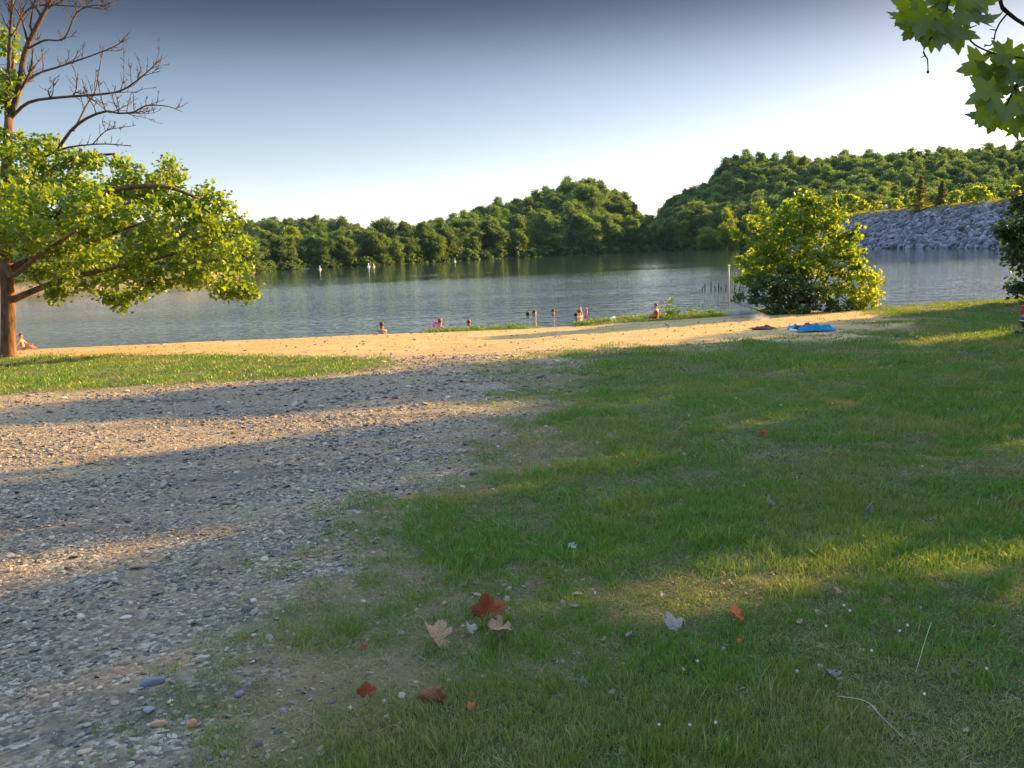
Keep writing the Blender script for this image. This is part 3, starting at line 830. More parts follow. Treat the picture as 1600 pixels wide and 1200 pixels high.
# crown: blobs in the photo's silhouette with real depth
bl = []
def B(x, y, r, dy=0, rd=None): bl.append((L(x, y, dy), (r / 46., rd or r / 46., r / 46. * .85)))
for a_ in [(25, 250, 48, 0, 1.6), (80, 250, 42, .8, 1.4), (40, 310, 60, -.8, 2), (110, 300, 55, 0, 2), (60, 215, 25, 0, .9), (140, 265, 38, .5, 1.2),
           (180, 330, 60, -.4, 2.2), (130, 370, 50, .8, 2), (205, 290, 42, .3, 1.4), (195, 265, 20, .3, .7), (262, 262, 16, 0, .7), (272, 285, 22, 0, .8), (255, 310, 40, -.2, 1.4),
           (260, 350, 55, -.6, 2), (320, 345, 45, -.6, 1.7), (350, 345, 30, -.7, 1.2), (325, 305, 14, -.4, .5), (315, 318, 20, -.4, .7), (355, 385, 30, -.8, 1.2), (335, 420, 30, -.9, 1),
           (300, 405, 38, -.8, 1.4), (350, 448, 20, -1, .7), (382, 455, 9, -1, .4), (365, 420, 22, -1, .8), (240, 400, 42, -.5, 1.5), (200, 420, 32, -.2, 1.2), (225, 440, 20, -.4, .8), (215, 460, 11, -.4, .5),
           (160, 425, 26, 0, 1.1), (135, 445, 14, 0, .6), (180, 462, 12, -.3, .5), (185, 475, 7, -.3, .3), (120, 395, 36, .5, 1.6), (75, 375, 36, 1.2, 1.7), (60, 420, 12, .2, .5), (20, 370, 30, -1.5, 1.2), (15, 330, 45, -2.5, 1.6),
           (110, 420, 22, -1, 1), (90, 450, 6, -.1, .3), (85, 462, 6, -.1, .3), (270, 430, 22, -.6, .8), (310, 440, 16, -.8, .6), (5, 205, 30, 0, 1), (8, 110, 14, 0, .5), (6, 80, 13, 0, .5), (10, 140, 12, 0, .5), (4, 55, 10, 0, .4), (5, 165, 14, 0, .5),
           (-50, 300, 80, 0, 2.6), (-130, 310, 80, -.5, 2.6), (-210, 340, 70, -.5, 2.4), (-90, 240, 60, .8, 2), (-160, 380, 50, 0, 2), (20, 300, 60, 3.2, 2), (80, 340, 55, 3.6, 2), (130, 300, 50, 3, 1.8),
           (60, 330, 55, -3.4, 2), (120, 330, 50, -3.6, 1.8), (-40, 340, 60, -3, 2), (-50, 330, 60, 3, 2), (-300, 360, 40, 0, 1.5)]:
    B(*a_)
for a_ in [(225, 282, 28, .2, 1), (245, 298, 28, 0, 1), (285, 318, 24, -.5, .9), (300, 330, 26, -.7, 1), (376, 452, 10, -1, .4), (386, 458, 6, -1, .3), (352, 458, 12, -1, .4), (245, 445, 14, -.5, .6), (290, 435, 22, -.7, .8)]: B(*a_)
rngS = np.random.default_rng(21)
P, ti = blob_points(bl, 4.2, .35, rngS, .18, 48)
obj('crown', leaves('crown', P, .155, M_SYC, tint=ti, rng=rngS, up=.5), syc)
# dead limbs
def dead(pts, r0, r1, lev=3, seed=0, dens=1.0, twig=.9):
    rr = np.random.default_rng(seed); m = MB()
    def grow(P, r0, r1, lev):
        n = len(P); r = np.linspace(r0, r1, n); m.tube(P, r, 6 if lev > 1 else 4, False)
        if lev == 0: return
        length = np.linalg.norm(np.diff(P, axis=0), axis=1).sum()
        cnt = int(length * dens * (3.8 if lev == 3 else 4.6 if lev == 2 else 4.8)) + 2
        for k_ in range(cnt):
            i = int(n * (.18 + .8 * rr.random())); i = min(max(i, 1), n - 1)
            d = P[i] - P[i - 1]; d /= np.linalg.norm(d) + 1e-9
            side = rr.normal(size=3); side -= d * side.dot(d); side /= np.linalg.norm(side)
            v = d * rr.uniform(.35, .8) + side * rr.uniform(.5, .9) + np.array([0, 0, .45]); v /= np.linalg.norm(v)
            Ln = length * rr.uniform(.18, .44) * (1 - .72 * i / n) * twig
            q_ = [P[i]]; ns_ = 6
            for s in range(ns_):
                v = v + rr.normal(0, .13, 3) + np.array([0, 0, .04]); v /= np.linalg.norm(v); q_.append(q_[-1] + v * Ln / ns_)
            a_ = r[i] * .5
            grow(np.array(q_), max(a_, .011), .006, lev - 1)
    grow(bez(pts, 22), r0, r1, lev)
    return m.build('dead_limb', M_DEADB, syc)
dead([L(12, 190), L(28, 145), L(38, 85), L(58, 40), L(78, 0), L(92, -60, .3), L(100, -130, .5)], .10, .04, 3, 1, .55)
dead([L(16, 186), L(45, 160), L(95, 152, -.4), L(150, 148, -.6), L(188, 142, -.6), L(215, 125, -.8), L(235, 108, -1), L(246, 96, -1)], .055, .010, 3, 2, .8)
dead([L(30, 137), L(60, 115, .3), L(90, 105, .5), L(140, 88, .6), L(180, 72, .8), L(192, 62, .8)], .045, .010, 3, 3, .8)
dead([L(45, 75), L(70, 63, -.4), L(100, 60, -.8), L(120, 20, -1), L(150, 8, -1), L(168, 15, -1)], .035, .010, 2, 4, 1)
dead([L(12, 180), L(20, 110, .8), L(25, 50, 1), L(40, 20, 1.2), L(62, 8, 1.2), L(120, 10, 1.4), L(160, 14, 1.4)], .07, .010, 3, 5, .6)
dead([L(10, 180), L(14, 90, -.5), L(18, 20, -.8), L(24, -60, -1)], .07, .03, 3, 6, .6)
dead([L(90, 235, .2), L(110, 205, 0), L(135, 185, -.2), L(165, 174, -.4), L(185, 177, -.5), L(210, 175, -.5), L(228, 165, -.6), L(262, 166, -.7), L(285, 175, -.7)], .055, .010, 3, 7, .8)
dead([L(70, 245, .2), L(100, 232, 0), L(130, 227, -.2), L(165, 225, -.3), L(205, 228, -.3)], .035, .016, 2, 8, .7, .5)
dead([L(115, 205, 0), L(135, 165, .4), L(148, 145, .6), L(155, 110, .8), L(160, 80, 1)], .03, .010, 3, 9, .8)
dead([L(145, 225, -.2), L(165, 205, -.6), L(185, 200, -.8), L(212, 196, -1)], .018, .008, 2, 10, 1)
dead([L(-10, 190), L(-40, 110), L(-60, 20), L(-90, -80)], .1, .03, 3, 11, .5)

# ---------------------------------------------------------------- shore shrubs and right tree
def woody(name, base, blobs, label, cat, mat, leaf, dens, clump, per, stems, seed, shell=.4, up=.4, spikes=None, sr=.05):
    t = empty(name, base, label, cat)
    rng = np.random.default_rng(seed)
    b = [(np.asarray(c) - base, r) for c, r in blobs]
    P, ti = blob_points(b, dens, shell, rng, clump, per)
    if spikes:
        for p0, p1 in spikes:
            p0 = np.asarray(p0) - base; p1 = np.asarray(p1) - base
            nn = int(np.linalg.norm(p1 - p0) * 130) + 10; u = rng.random(nn)
            P = np.vstack([P, p0 + (p1 - p0) * u[:, None] + rng.normal(size=(nn, 3)) * (.17 * (1 - .6 * u))[:, None]])
            ti = np.concatenate([ti, rng.uniform(.5, 1, nn)])
    k_ = P[:, 2] > -.1
    obj('crown', leaves('crown', P[k_], leaf, mat, tint=ti[k_], rng=rng, up=up), t)
    m = MB()
    for j in range(stems):
        c, r = b[rng.integers(len(b))]
        s0 = np.array([rng.normal(0, 4.5 * sr), rng.normal(0, 4.5 * sr), -.25]); tip = np.asarray(c) + rng.normal(0, .3, 3)
        m.tube(bez([s0, s0 * .5 + tip * .4 + rng.normal(0, .12, 3), tip], 8), np.linspace(sr, sr * .22, len(bez([s0, s0, tip], 8))), 5)
    m.build('stem', M_BARK, t)
    return t
YB = 33.3
def W(x, y, dy=0): return at(x, y, YB + dy)
def Bp(lst, sc=37.7): return [(W(x, y, dy), (r / sc, rd, r / sc * ry)) for x, y, r, dy, rd, ry in lst]
base = W(1240, 484); base[2] = .12
woody('shore_shrub', base, Bp([(1250, 330, 26, 0, .8, 1), (1272, 335, 26, 0, .9, 1.1), (1300, 345, 24, .3, .9, 1), (1235, 355, 30, 0, 1, .9), (1285, 375, 40, 0, 1.3, 1), (1240, 395, 42, 0, 1.5, .9),
      (1195, 350, 22, .4, .8, 1), (1200, 385, 28, .3, 1, .9), (1180, 420, 26, .2, 1, .8), (1215, 430, 38, .1, 1.3, .8), (1265, 425, 44, .1, 1.5, .8), (1315, 410, 30, .2, 1.1, .9), (1320, 380, 22, .2, .8, .9), (1325, 440, 24, 0, .9, .9), (1165, 440, 12, 0, .5, .8)]),
      'big bushy yellow green shrub at the water edge, tallest on the shore', 'shrub', M_SHRUB, .155, 11.0, .13, 24, 14, 31,
      spikes=[(W(1200, 400), W(1145, 362)), (W(1190, 430), W(1150, 402)), (W(1250, 340), W(1250, 303)), (W(1262, 340), W(1263, 300)), (W(1300, 350), W(1306, 302)), (W(1320, 400), W(1340, 352)), (W(1325, 400), W(1352, 392)),
              (W(1320, 430), W(1352, 408)), (W(1325, 440), W(1356, 425)), (W(1195, 350), W(1190, 318)), (W(1275, 340), W(1280, 308)), (W(1215, 400), W(1192, 370)), (W(1180, 430), W(1150, 440)), (W(1300, 370), W(1338, 365)), (W(1235, 350), W(1228, 322))])
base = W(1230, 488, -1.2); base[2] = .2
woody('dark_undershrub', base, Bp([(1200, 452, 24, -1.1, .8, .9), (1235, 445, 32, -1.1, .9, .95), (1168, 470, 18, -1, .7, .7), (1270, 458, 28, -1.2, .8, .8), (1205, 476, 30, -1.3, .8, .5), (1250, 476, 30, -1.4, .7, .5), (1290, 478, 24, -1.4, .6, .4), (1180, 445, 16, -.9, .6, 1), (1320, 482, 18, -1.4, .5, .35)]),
      'undergrowth bush, shade put into its dark leaf colour, below the left half of the big shrub', 'bush', M_DARKL, .13, 16.0, .12, 24, 10, 32)  # dark leaf material stands in for the shade under the shrub
base = W(1350, 482, -.4); base[2] = .15
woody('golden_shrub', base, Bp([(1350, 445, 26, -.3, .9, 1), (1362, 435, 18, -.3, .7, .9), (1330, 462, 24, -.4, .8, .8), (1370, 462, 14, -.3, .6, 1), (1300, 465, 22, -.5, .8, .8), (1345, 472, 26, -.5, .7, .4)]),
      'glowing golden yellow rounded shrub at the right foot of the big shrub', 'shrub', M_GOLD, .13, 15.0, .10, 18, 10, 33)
base = W(1046, 492, -1.2); base[2] = .16
woody('shore_sapling', base, [(W(1046, 474, -1.2), (.15, .15, .15)), (W(1040, 482, -1.2), (.18, .15, .15)), (W(1053, 484, -1.2), (.2, .15, .14)), (W(1047, 489, -1.2), (.15, .15, .1))],
      'small upright sapling on the grass bank between the sitting bather and the smoke', 'sapling', M_GOLD, .10, 20.0, .08, 14, 5, 34, sr=.010)
base = W(1090, 489, -1.2); base[2] = .16
woody('shore_weed', base, [(W(1084, 486, -1.2), (.2, .15, .12)), (W(1100, 485, -1.2), (.25, .15, .14)), (W(1112, 488, -1.2), (.15, .15, .08))],
      'low yellow weed patch on the bank edge right of the small sapling', 'weed', M_GOLD, .08, 20.0, .06, 12, 5, 35, sr=.007)
base = W(1028, 492, -1.2); base[2] = .16
woody('shore_weed', base, [(W(1027, 489, -1.2), (.1, .1, .12))], 'tiny grey green plant on the bank edge beside the sitting bather', 'weed', M_DARKL, .07, 20.0, .06, 10, 3, 36, sr=.007)
# tree at the right edge
YR = 31.5
def Wr(x, y, dy=0): return at(x, y, YR + dy)
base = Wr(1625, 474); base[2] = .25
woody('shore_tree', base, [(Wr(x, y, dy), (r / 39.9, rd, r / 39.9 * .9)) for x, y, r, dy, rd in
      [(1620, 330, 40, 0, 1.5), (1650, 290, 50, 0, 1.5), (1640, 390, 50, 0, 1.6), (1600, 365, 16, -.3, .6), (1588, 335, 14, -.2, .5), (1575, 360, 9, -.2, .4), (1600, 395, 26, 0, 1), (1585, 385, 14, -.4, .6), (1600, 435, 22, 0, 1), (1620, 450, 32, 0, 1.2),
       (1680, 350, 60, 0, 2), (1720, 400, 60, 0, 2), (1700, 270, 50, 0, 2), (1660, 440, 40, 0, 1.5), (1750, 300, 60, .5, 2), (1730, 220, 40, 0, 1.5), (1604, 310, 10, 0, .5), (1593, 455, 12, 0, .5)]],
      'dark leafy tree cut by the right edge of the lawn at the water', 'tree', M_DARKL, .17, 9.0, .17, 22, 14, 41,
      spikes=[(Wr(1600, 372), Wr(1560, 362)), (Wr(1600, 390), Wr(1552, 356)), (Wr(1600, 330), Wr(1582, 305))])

# unseen shade trees added on the right; leaves dropped where they would shade sunlit patches
LIT = [poly_world(pp) for pp in (
    [(-400, 820), (-400, 690), (0, 664), (200, 655), (420, 650), (640, 628), (840, 622), (860, 640), (700, 660), (500, 685), (300, 712), (150, 735), (0, 752)],
    [(-700, 690), (-400, 540), (0, 530), (700, 530), (860, 528), (700, 566), (560, 585), (420, 598), (200, 620), (0, 640)],
    [(-200, 930), (0, 880), (280, 858), (480, 812), (700, 768), (820, 760), (700, 790), (500, 835), (280, 880), (0, 905)],
    [(560, 1010), (830, 955), (1000, 925), (1230, 880), (1240, 850), (1420, 840), (1600, 830), (1750, 850), (1750, 930), (1500, 950), (1320, 945), (1150, 935), (1000, 965), (860, 990)],
    [(1360, 540), (1450, 528), (1560, 520), (1620, 520), (1570, 534), (1440, 543)],
    [(860, 528), (1000, 512), (1160, 492), (1240, 486), (1380, 478), (1460, 478), (1380, 490), (1240, 502), (1180, 518), (1100, 528), (1250, 520), (1340, 512), (1300, 524), (1100, 540), (960, 548), (860, 560), (760, 572), (700, 566)],
)]
SUNn = np.array(SUNV)
def cast_ok(P, thin=0.0, rng=RNG):
    """False where a leaf at P would shade one of the sunlit patches"""
    # ground plane z = G0 - SLOPE*y ; point P - t*SUN
    t = (P[:, 2] - (G0 - SLOPE * P[:, 1])) / (SUNn[2] + SLOPE * SUNn[1])
    X = P[:, 0] - t * SUNn[0]; Y = P[:, 1] - t * SUNn[1]
    ok = np.ones(len(P), bool); soft = np.random.default_rng(8).uniform(-.38, .42, len(P))
    wob = (fbm(X * .8, Y * .8, 3) - .5) * .35
    for L_ in LIT: ok &= ~(sdist(L_, X, Y) + wob > soft)
    return ok
def unseen_shade_tree(x, y, hgt, wid, label, seed, low=.04, nb=46, dens=2.8, leaf=.3):
    z0 = float(ground_z(np.array([x]), np.array([y]))[0])
    t = empty('unseen_shade_tree', (x, y, z0), label, 'tree', 'unseen shade trees right of the lawn')
    rng = np.random.default_rng(seed); bl = []
    for i in range(nb):
        tt = rng.random(); z = hgt * (low + (1 - low) * tt); pr = math.sin(min(1, tt * .7 + .25) * math.pi) ** .5
        a = rng.random() * 6.28; rr = wid / 2 * pr * math.sqrt(rng.random()) * .85; r = rng.uniform(.9, 1.6)
        bl.append(((rr * math.cos(a), rr * math.sin(a), z), (r, r, r)))
    P, ti = blob_points(bl, dens, .5, rng, .3, 22)
    P[:, 2] = np.abs(P[:, 2])
    k_ = cast_ok(P + np.array([x, y, z0]))
    obj('crown', leaves('crown', P[k_], leaf, M_SYC, tint=ti[k_], rng=rng), t)
    m = MB(); m.tube([(0, 0, -.2), (.05, 0, hgt * .3), (0, .1, hgt * .7), (0, 0, hgt * .9)], [.3, .24, .14, .05], 9)
    m.build('trunk', M_BARK, t)
unseen_shade_tree(11.5, 3.0, 9, 7.5, 'unseen shade tree nearest the viewer, right of the lawn', 51)
unseen_shade_tree(16, 8.5, 11, 8, 'second unseen shade tree right of the lawn', 52)
unseen_shade_tree(19.5, 13.0, 12, 8, 'third unseen shade tree right of the lawn', 53)
unseen_shade_tree(24, 19.5, 13, 8, 'fourth unseen shade tree right of the lawn', 54)
unseen_shade_tree(27, 25.5, 13, 8, 'fifth unseen shade tree, beyond the grill', 55)
unseen_shade_tree(30, 31.0, 14, 8, 'sixth unseen shade tree by the shore', 56)
unseen_shade_tree(34, 35.3, 15, 7, 'tallest unseen shade tree on the point', 57)

# ---------------------------------------------------------------- lawn grass and gravel
GRP = proto_collection('lawn_prototypes', [bpy.data.objects.new(f'lawn_tuft_{i}', tuft_mesh('lawn_tuft', 40 + i, M_GRASS, 90, .16, [.05, .06, .07, .045][i], .0028, [.6, .9, .5, 1.2][i])) for i in range(4)]
                       + [bpy.data.objects.new('lawn_tuft_4', tuft_mesh('lawn_tuft', 50, M_GRASS, 26, .09, .13, .0035, .9))]
                       + [bpy.data.objects.new(f'lawn_tuft_{5 + i}', tuft_mesh('lawn_tuft', 60 + i, M_GRASS, 110, .42, .07, .007, .7)) for i in range(2)]
                       + [bpy.data.objects.new('lawn_tuft_7', tuft_mesh('lawn_tuft', 70, M_STRAW, 70, .18, .04, .0026, 1.9))])
gp = []; gr = []; gs_ = []; gi_ = []
rng = np.random.default_rng(77)
for y0, y1, dens_, kinds, sc in ((1.2, 4, 460, (0, 1, 2, 3), .55), (4, 7, 260, (0, 1, 2, 3), .7), (7, 13, 95, (0, 1, 2, 3), 1.05), (13, 22, 13, (5, 6), .9), (22, 35, 8, (5, 6), 1.0)):
    area = (y1 - y0) * (y0 + y1) * .70
    n = int(area * dens_ * 1.0)
    Y = np.sqrt(rng.uniform(y0 * y0, y1 * y1, n)); X = Y * rng.uniform(-.70, .70, n)
    g = grassness(X, Y)
    cl = smooth(fbm(X * 1.3 + 9, Y * 1.3, 3), .34, .6)
    k_ = (rng.random(n) < np.clip(np.power(g, .55) * (.6 + .6 * cl), 0, 1)) & (Y < shore_y(X) + .2)
    X, Y, g, cl = X[k_], Y[k_], g[k_], cl[k_]; n = len(X)
    gp.append(np.stack([X, Y, gz(X, Y) - .004], -1))
    gr.append(np.stack([rng.normal(0, .12, n), rng.normal(0, .12, n), rng.uniform(0, 6.28, n)], -1))
    s_ = sc * rng.uniform(.7, 1.25, n)
    zf = (.68 + .5 * cl) * np.where(g < .5, .75, 1) * (1 + .35 * smooth(3.6 - Y, 0, 2))
    zf *= np.where(Y > 28, .9, 1)
    gs_.append(np.stack([s_, s_, s_ * zf / (sc if sc < 1 else 1) ** .3], -1))
    kk = rng.choice(kinds, n)
    if y1 <= 13: kk = np.where(rng.random(n) < (.025 if y1 <= 7 else .015), 4, kk)
    dr_ = smooth(fbm(X * .55 + 40, Y * .8 + 3, 4), .46, .62) * .55 + .10 + .5 * (g < .6)
    if y1 <= 13: kk = np.where(rng.random(n) < dr_ * .65, 7, kk)
    gi_.append(kk)
scatter('grass', np.vstack(gp), np.vstack(gr), np.vstack(gs_), np.concatenate(gi_), GRP, 'patchy green lawn grass beside the gravel track', 'grass')
# fringe of taller grass on the bank edge
n = 900
X = rng.uniform(-3.2, 14, n); Y = shore_y(X) - .1 - rng.random(n) ** 1.5 * 1.0
keep = (X > 2.4) | (rng.random(n) < .3); X, Y = X[keep], Y[keep]
k_ = grassness(X, Y) > .4
X, Y = X[k_], Y[k_]; n = len(X); s_ = rng.uniform(.8, 1.9, n)
FRP = proto_collection('bank_prototypes', [bpy.data.objects.new(f'bank_tuft_{i}', tuft_mesh('bank_tuft', 80 + i, M_GRASS, 70, .2, .14, .006, .6)) for i in range(2)])
scatter('bank_grass', np.stack([X, Y, gz(X, Y) - .01], -1), np.stack([0 * X, 0 * X, rng.uniform(0, 6.28, n)], -1), np.stack([s_, s_, s_ * rng.uniform(.6, 1.2, n)], -1), rng.integers(0, 2, n), FRP,
        'taller grass along the edge of the bank', 'grass')
q = NT('pebble')
rn = q.n('ObjectInfo').outputs['Random']
c = q.ramp(rn, (0, (.08, .075, .075)), (.3, (.155, .14, .125)), (.6, (.23, .20, .165)), (.9, (.32, .27, .20)), (1, (.46, .40, .31)))
M_PEB = q.done(q.principled(c, .75, .35))
PBP = proto_collection('pebble_prototypes', [bpy.data.objects.new(f'pebble_{i}', rock_mesh('pebble', 30 + i, M_PEB, .55, .5)) for i in range(6)])
pp = []; ps = []
for y0, y1, dens_, s0 in ((1.2, 3.5, 2300, .013), (3.5, 6, 1200, .017), (6, 11, 480, .023), (11, 20, 130, .035), (20, 32, 9, .035)):
    area = (y1 - y0) * (y0 + y1) * .70
    n = int(area * dens_)
    Y = np.sqrt(rng.uniform(y0 * y0, y1 * y1, n)); X = Y * rng.uniform(-.70, .70, n)
    g = grassness(X, Y)
    bare = smooth(fbm(X * 1.0 + Y * .5 + 60, (Y - X * .5) * 1.5, 4), .38, .56)
    k_ = rng.random(n) < np.clip(1 - g * 1.25, .01, 1) * (.25 + .75 * bare)
    X, Y = X[k_], Y[k_]; n = len(X)
    s_ = s0 * np.exp(rng.normal(0, .5, n)).clip(.35, 3.2)
    pp.append(np.stack([X, Y, gz(X, Y) + s_ * .08], -1)); ps.append(np.stack([s_ * rng.uniform(1, 1.5, n), s_, s_ * rng.uniform(.7, 1.1, n)], -1))
pp = np.vstack(pp); ps = np.vstack(ps); n = len(pp)
scatter('gravel', pp, np.stack([rng.normal(0, .3, n), rng.normal(0, .3, n), rng.uniform(0, 6.28, n)], -1), ps, rng.integers(0, 6, n), PBP, 'loose grey gravel on the track', 'gravel')

# larger single stones
def stone(px, py, wpx, asp, flat, col, rz, label, seed):
    p_ = gpt(px, py); d = math.hypot(p_[1], 1.6); wd = wpx / F * d
    m_ = plain('stone_' + str(seed), col, .8, .25, 30)
    me = rock_mesh('stone', seed, m_, 1, .5)
    for pl_ in me.polygons: pl_.use_smooth = True
    o = obj('stone', me, None, p_ + [0, 0, wd * flat * .25]); o.scale = (wd, wd * asp, wd * flat); o.rotation_euler = (0, 0, rz)
    tag(o, label, 'stone', 'larger stones in the gravel')
stone(240, 1078, 38, .5, .45, (.17, .19, .24), .4, 'long blue grey stone, largest on the gravel', 1)
stone(235, 1126, 20, .8, .6, (.24, .26, .28), 0, 'small round grey stone just below the long blue grey stone', 2)
stone(250, 1149, 26, .6, .5, (.42, .27, .15), .2, 'flattish tan stone, left of the upright orange stone', 3)
stone(302, 1149, 17, .8, 1.3, (.48, .26, .12), 0, 'upright orange brown stone near the bottom of the gravel', 4)
stone(397, 946, 15, .8, .7, (.45, .42, .36), 0, 'pale cream stone near the lawn edge of the gravel', 5)
stone(217, 895, 28, .6, .35, (.26, .17, .13), 0, 'flat reddish brown stone in the middle of the gravel', 6)
stone(376, 1095, 18, .8, .6, (.17, .17, .19), .5, 'dark grey stone to the right of the long blue grey stone', 7)
stone(135, 1195, 24, .7, .5, (.40, .30, .22), .5, 'pinkish tan stone at the bottom edge of the picture', 8)

# fallen leaves, each on its own
def leaf_surface(name, top, under):
    q = NT(name)
    tc = q.n('TexCoord').outputs['Object']
    nz = q.noise(22, 5, tc)
    c = q.mix(q.n('NewGeometry').outputs['Backfacing'], top, under)
    c = q.mix(q.ramp(nz, (.38, 0), (.60, 1)), q.mix(.6, c, (.05, .03, .02)), c)
    return q.done(q.principled(c, .65, .3, q.bump(nz, .4, .004)))
MLF = {'rust': leaf_surface('leaf_rust', (.34, .075, .022), (.34, .12, .06)), 'tan': leaf_surface('leaf_tan', (.42, .26, .15), (.52, .40, .28)),
       'brown': leaf_surface('leaf_brown', (.26, .10, .045), (.55, .36, .24)), 'pale': leaf_surface('leaf_pale', (.36, .32, .27), (.40, .36, .30)),
       'orange': leaf_surface('leaf_orange', (.60, .12, .03), (.50, .18, .07)), 'green': leaf_surface('leaf_green', (.30, .45, .30), (.30, .45, .30)),
       'grey': leaf_surface('leaf_grey', (.24, .21, .21), (.45, .42, .40))}
def ground_leaf(px, py, wpx, kind, label, curl=.35, rot=0, tilt=(0, 0), asp=1.0, lift=.35, seed=0):
    p_ = gpt(px, py); d = math.hypot(p_[1], 1.6); s = wpx / F * d / 1.6
    A, T_ = lobed(curl * 1.7, teeth=True)
    A = A.copy(); A[:, 1] -= .4
    rr_ = np.hypot(A[:, 0], A[:, 1]); fill_ = np.minimum(1.0, .80 / np.maximum(rr_, 1e-3)); A[:, :2] *= np.where(rr_ > .8, fill_ + (1 - fill_) * .35, 1)[:, None]
    A[:, 0] *= asp
    c_, s_ = math.cos(rot), math.sin(rot); A[:, :2] = A[:, :2] @ np.array([[c_, s_], [-s_, c_]]); rot = .25 * math.sin(seed * 2.1)
    rg = np.random.default_rng(seed)
    A[:, 2] += .35 * (fbm(A[:, 0] * 2 + seed, A[:, 1] * 2, 2) - .5)
    me = mesh_np('fallen_leaf', A, [T_], MLF[kind], smooth_=True)
    o = obj('fallen_leaf', me); o.scale = (s, s, s); o.rotation_euler = (tilt[0], tilt[1], rot)
    sol = o.modifiers.new('thickness', 'SOLIDIFY'); sol.thickness = .004
    o.location = p_ + np.array([0, 0, .025 + s * lift * .5])
    tag(o, label, 'leaf', 'fallen leaves')
GL = [(765, 982, 56, 'rust', 'rust red leaf standing up behind the tan leaf in the cluster of three', .5, .3, (1.0, .1), 1, .7),
      (784, 1006, 48, 'tan', 'pale tan folded leaf leaning on the rust red one', .6, 2.2, (.6, -.3), .9, .5),
      (738, 1003, 26, 'pale', 'small pale grey leaf touching the left of the rust red leaf', .5, 1.2, (.3, .2), .8, .3),
      (688, 1020, 62, 'tan', 'large tan leaf with a curled rusty edge, left of the cluster of three', .55, 1.5, (.4, .2), .9, .35),
      (575, 1106, 32, 'rust', 'small round rusty brown leaf at the edge of the gravel', .3, 0, (1.0, 0), 1, .6),
      (676, 1116, 48, 'brown', 'brown cupped leaf with a pale rim near the bottom of the lawn', -.9, 3.0, (.75, 0), 1, .6),
      (570, 1030, 17, 'brown', 'tiny brown curled leaf above the round rusty leaf', .8, 1, (.4, .2), 1, .3),
      (1151, 984, 34, 'orange', 'bright orange red leaf lying alone on the right of the lawn', .5, 1.4, (.5, 0), 1, .4),
      (1056, 999, 38, 'pale', 'pale pinkish leaf left of the bright orange red leaf', .5, .5, (.4, -.2), .8, .3),
      (985, 1014, 22, 'pale', 'small whitish arched leaf left of the pale pinkish leaf', .8, 2.5, (.5, .2), .7, .4),
      (895, 871, 24, 'green', 'mint green leaf lying on the middle of the lawn', .3, 2.2, (.6, .1), .6, .4),
      (1193, 691, 17, 'rust', 'small rust red leaf far up the lawn', .5, .5, (.6, 0), 1, .5),
      (1203, 804, 22, 'pale', 'pale grey arched leaf in the middle of the right lawn', .8, 1.4, (.3, .3), .7, .3),
      (1354, 814, 24, 'grey', 'dark grey leaf standing upright on the right lawn', .7, .4, (1.2, .3), .8, .8),
      (1306, 940, 32, 'tan', 'long pinkish leaf lying in the sunlit grass', .4, .9, (.3, 0), .35, .3),
      (1301, 1085, 44, 'grey', 'large dull grey leaf half sunk in grass at the lower right', .4, 1.5, (.3, .1), .5, .3),
      (910, 1092, 24, 'pale', 'narrow pale leaf curled on edge low on the lawn', 1.0, .1, (1.1, 0), .4, .6),
      (738, 1126, 15, 'orange', 'tiny orange scrap of leaf right of the cupped brown leaf', .4, 1, (.5, 0), 1, .3),
      (1155, 1021, 13, 'orange', 'tiny orange leaf scrap just below the bright orange red leaf', .4, 1, (.5, 0), .7, .3),
      (1075, 662, 13, 'pale', 'farthest small whitish leaf up the lawn', .5, 1, (.4, 0), .6, .3),
      (932, 706, 15, 'pale', 'small whitish leaf on the bare patch near the gravel', .5, 1.5, (.3, 0), .5, .3),
      (1068, 723, 13, 'pale', 'small whitish leaf right of the bare patch', .5, 1, (.4, 0), .6, .3),
      (1206, 728, 15, 'pale', 'whitish leaf just below the far rust red leaf', .5, 1.7, (.4, 0), .5, .3),
      (972, 1116, 19, 'pale', 'thin pale sliver of leaf low on the lawn', .8, 2, (.5, .4), .3, .4),
      (1036, 948, 15, 'pale', 'small cream leaf at the edge of the sunlit grass', .5, .5, (.5, 0), .7, .3)]
for i, a_ in enumerate(GL):
    ground_leaf(*a_, seed=i)
# clover flowers
m_cl = plain('clover_white', (.8, .8, .74), .8, .1); m_st = plain('clover_stem', (.08, .16, .03), .8)
m = MB(); m.tube([(0, 0, 0), (.004, 0, .03), (0, 0, .055)], .0015, 5)
o0 = m.build('stem', m_st); stem_me = o0.data; bpy.data.objects.remove(o0)
hp = np.random.default_rng(2).normal(size=(90, 3)); hp /= np.linalg.norm(hp, axis=1)[:, None]
hd_me = leaves('flower_head', hp * .0075 + [0, 0, .06], .008, m_cl, up=0)
for px, py in [(1030, 1158), (1078, 1158), (1118, 1155), (1361, 1040), (1318, 965), (1327, 973), (1417, 1000), (1405, 1006), (1140, 925), (930, 945), (1540, 1071), (1245, 1075), (1443, 1105), (1290, 1000), (1090, 1056), (1220, 645), (1260, 652), (1300, 640), (1480, 650), (1150, 632), (1245, 760), (1440, 745)]:
    p_ = gpt(px, py)
    t = empty('clover_flower', p_, 'small white clover flower head dotting the lawn', 'flower', 'white clover flowers in the lawn')
    obj('stem', stem_me, t); obj('flower_head', hd_me, t)
    k_ = max(1, p_[1] / 6); t.scale = (.5 * k_, .5 * k_, .6 * (1 + (k_ - 1) * .3))
m = MB()
a_, b_ = gpt(1308, 1112), gpt(1410, 1180)
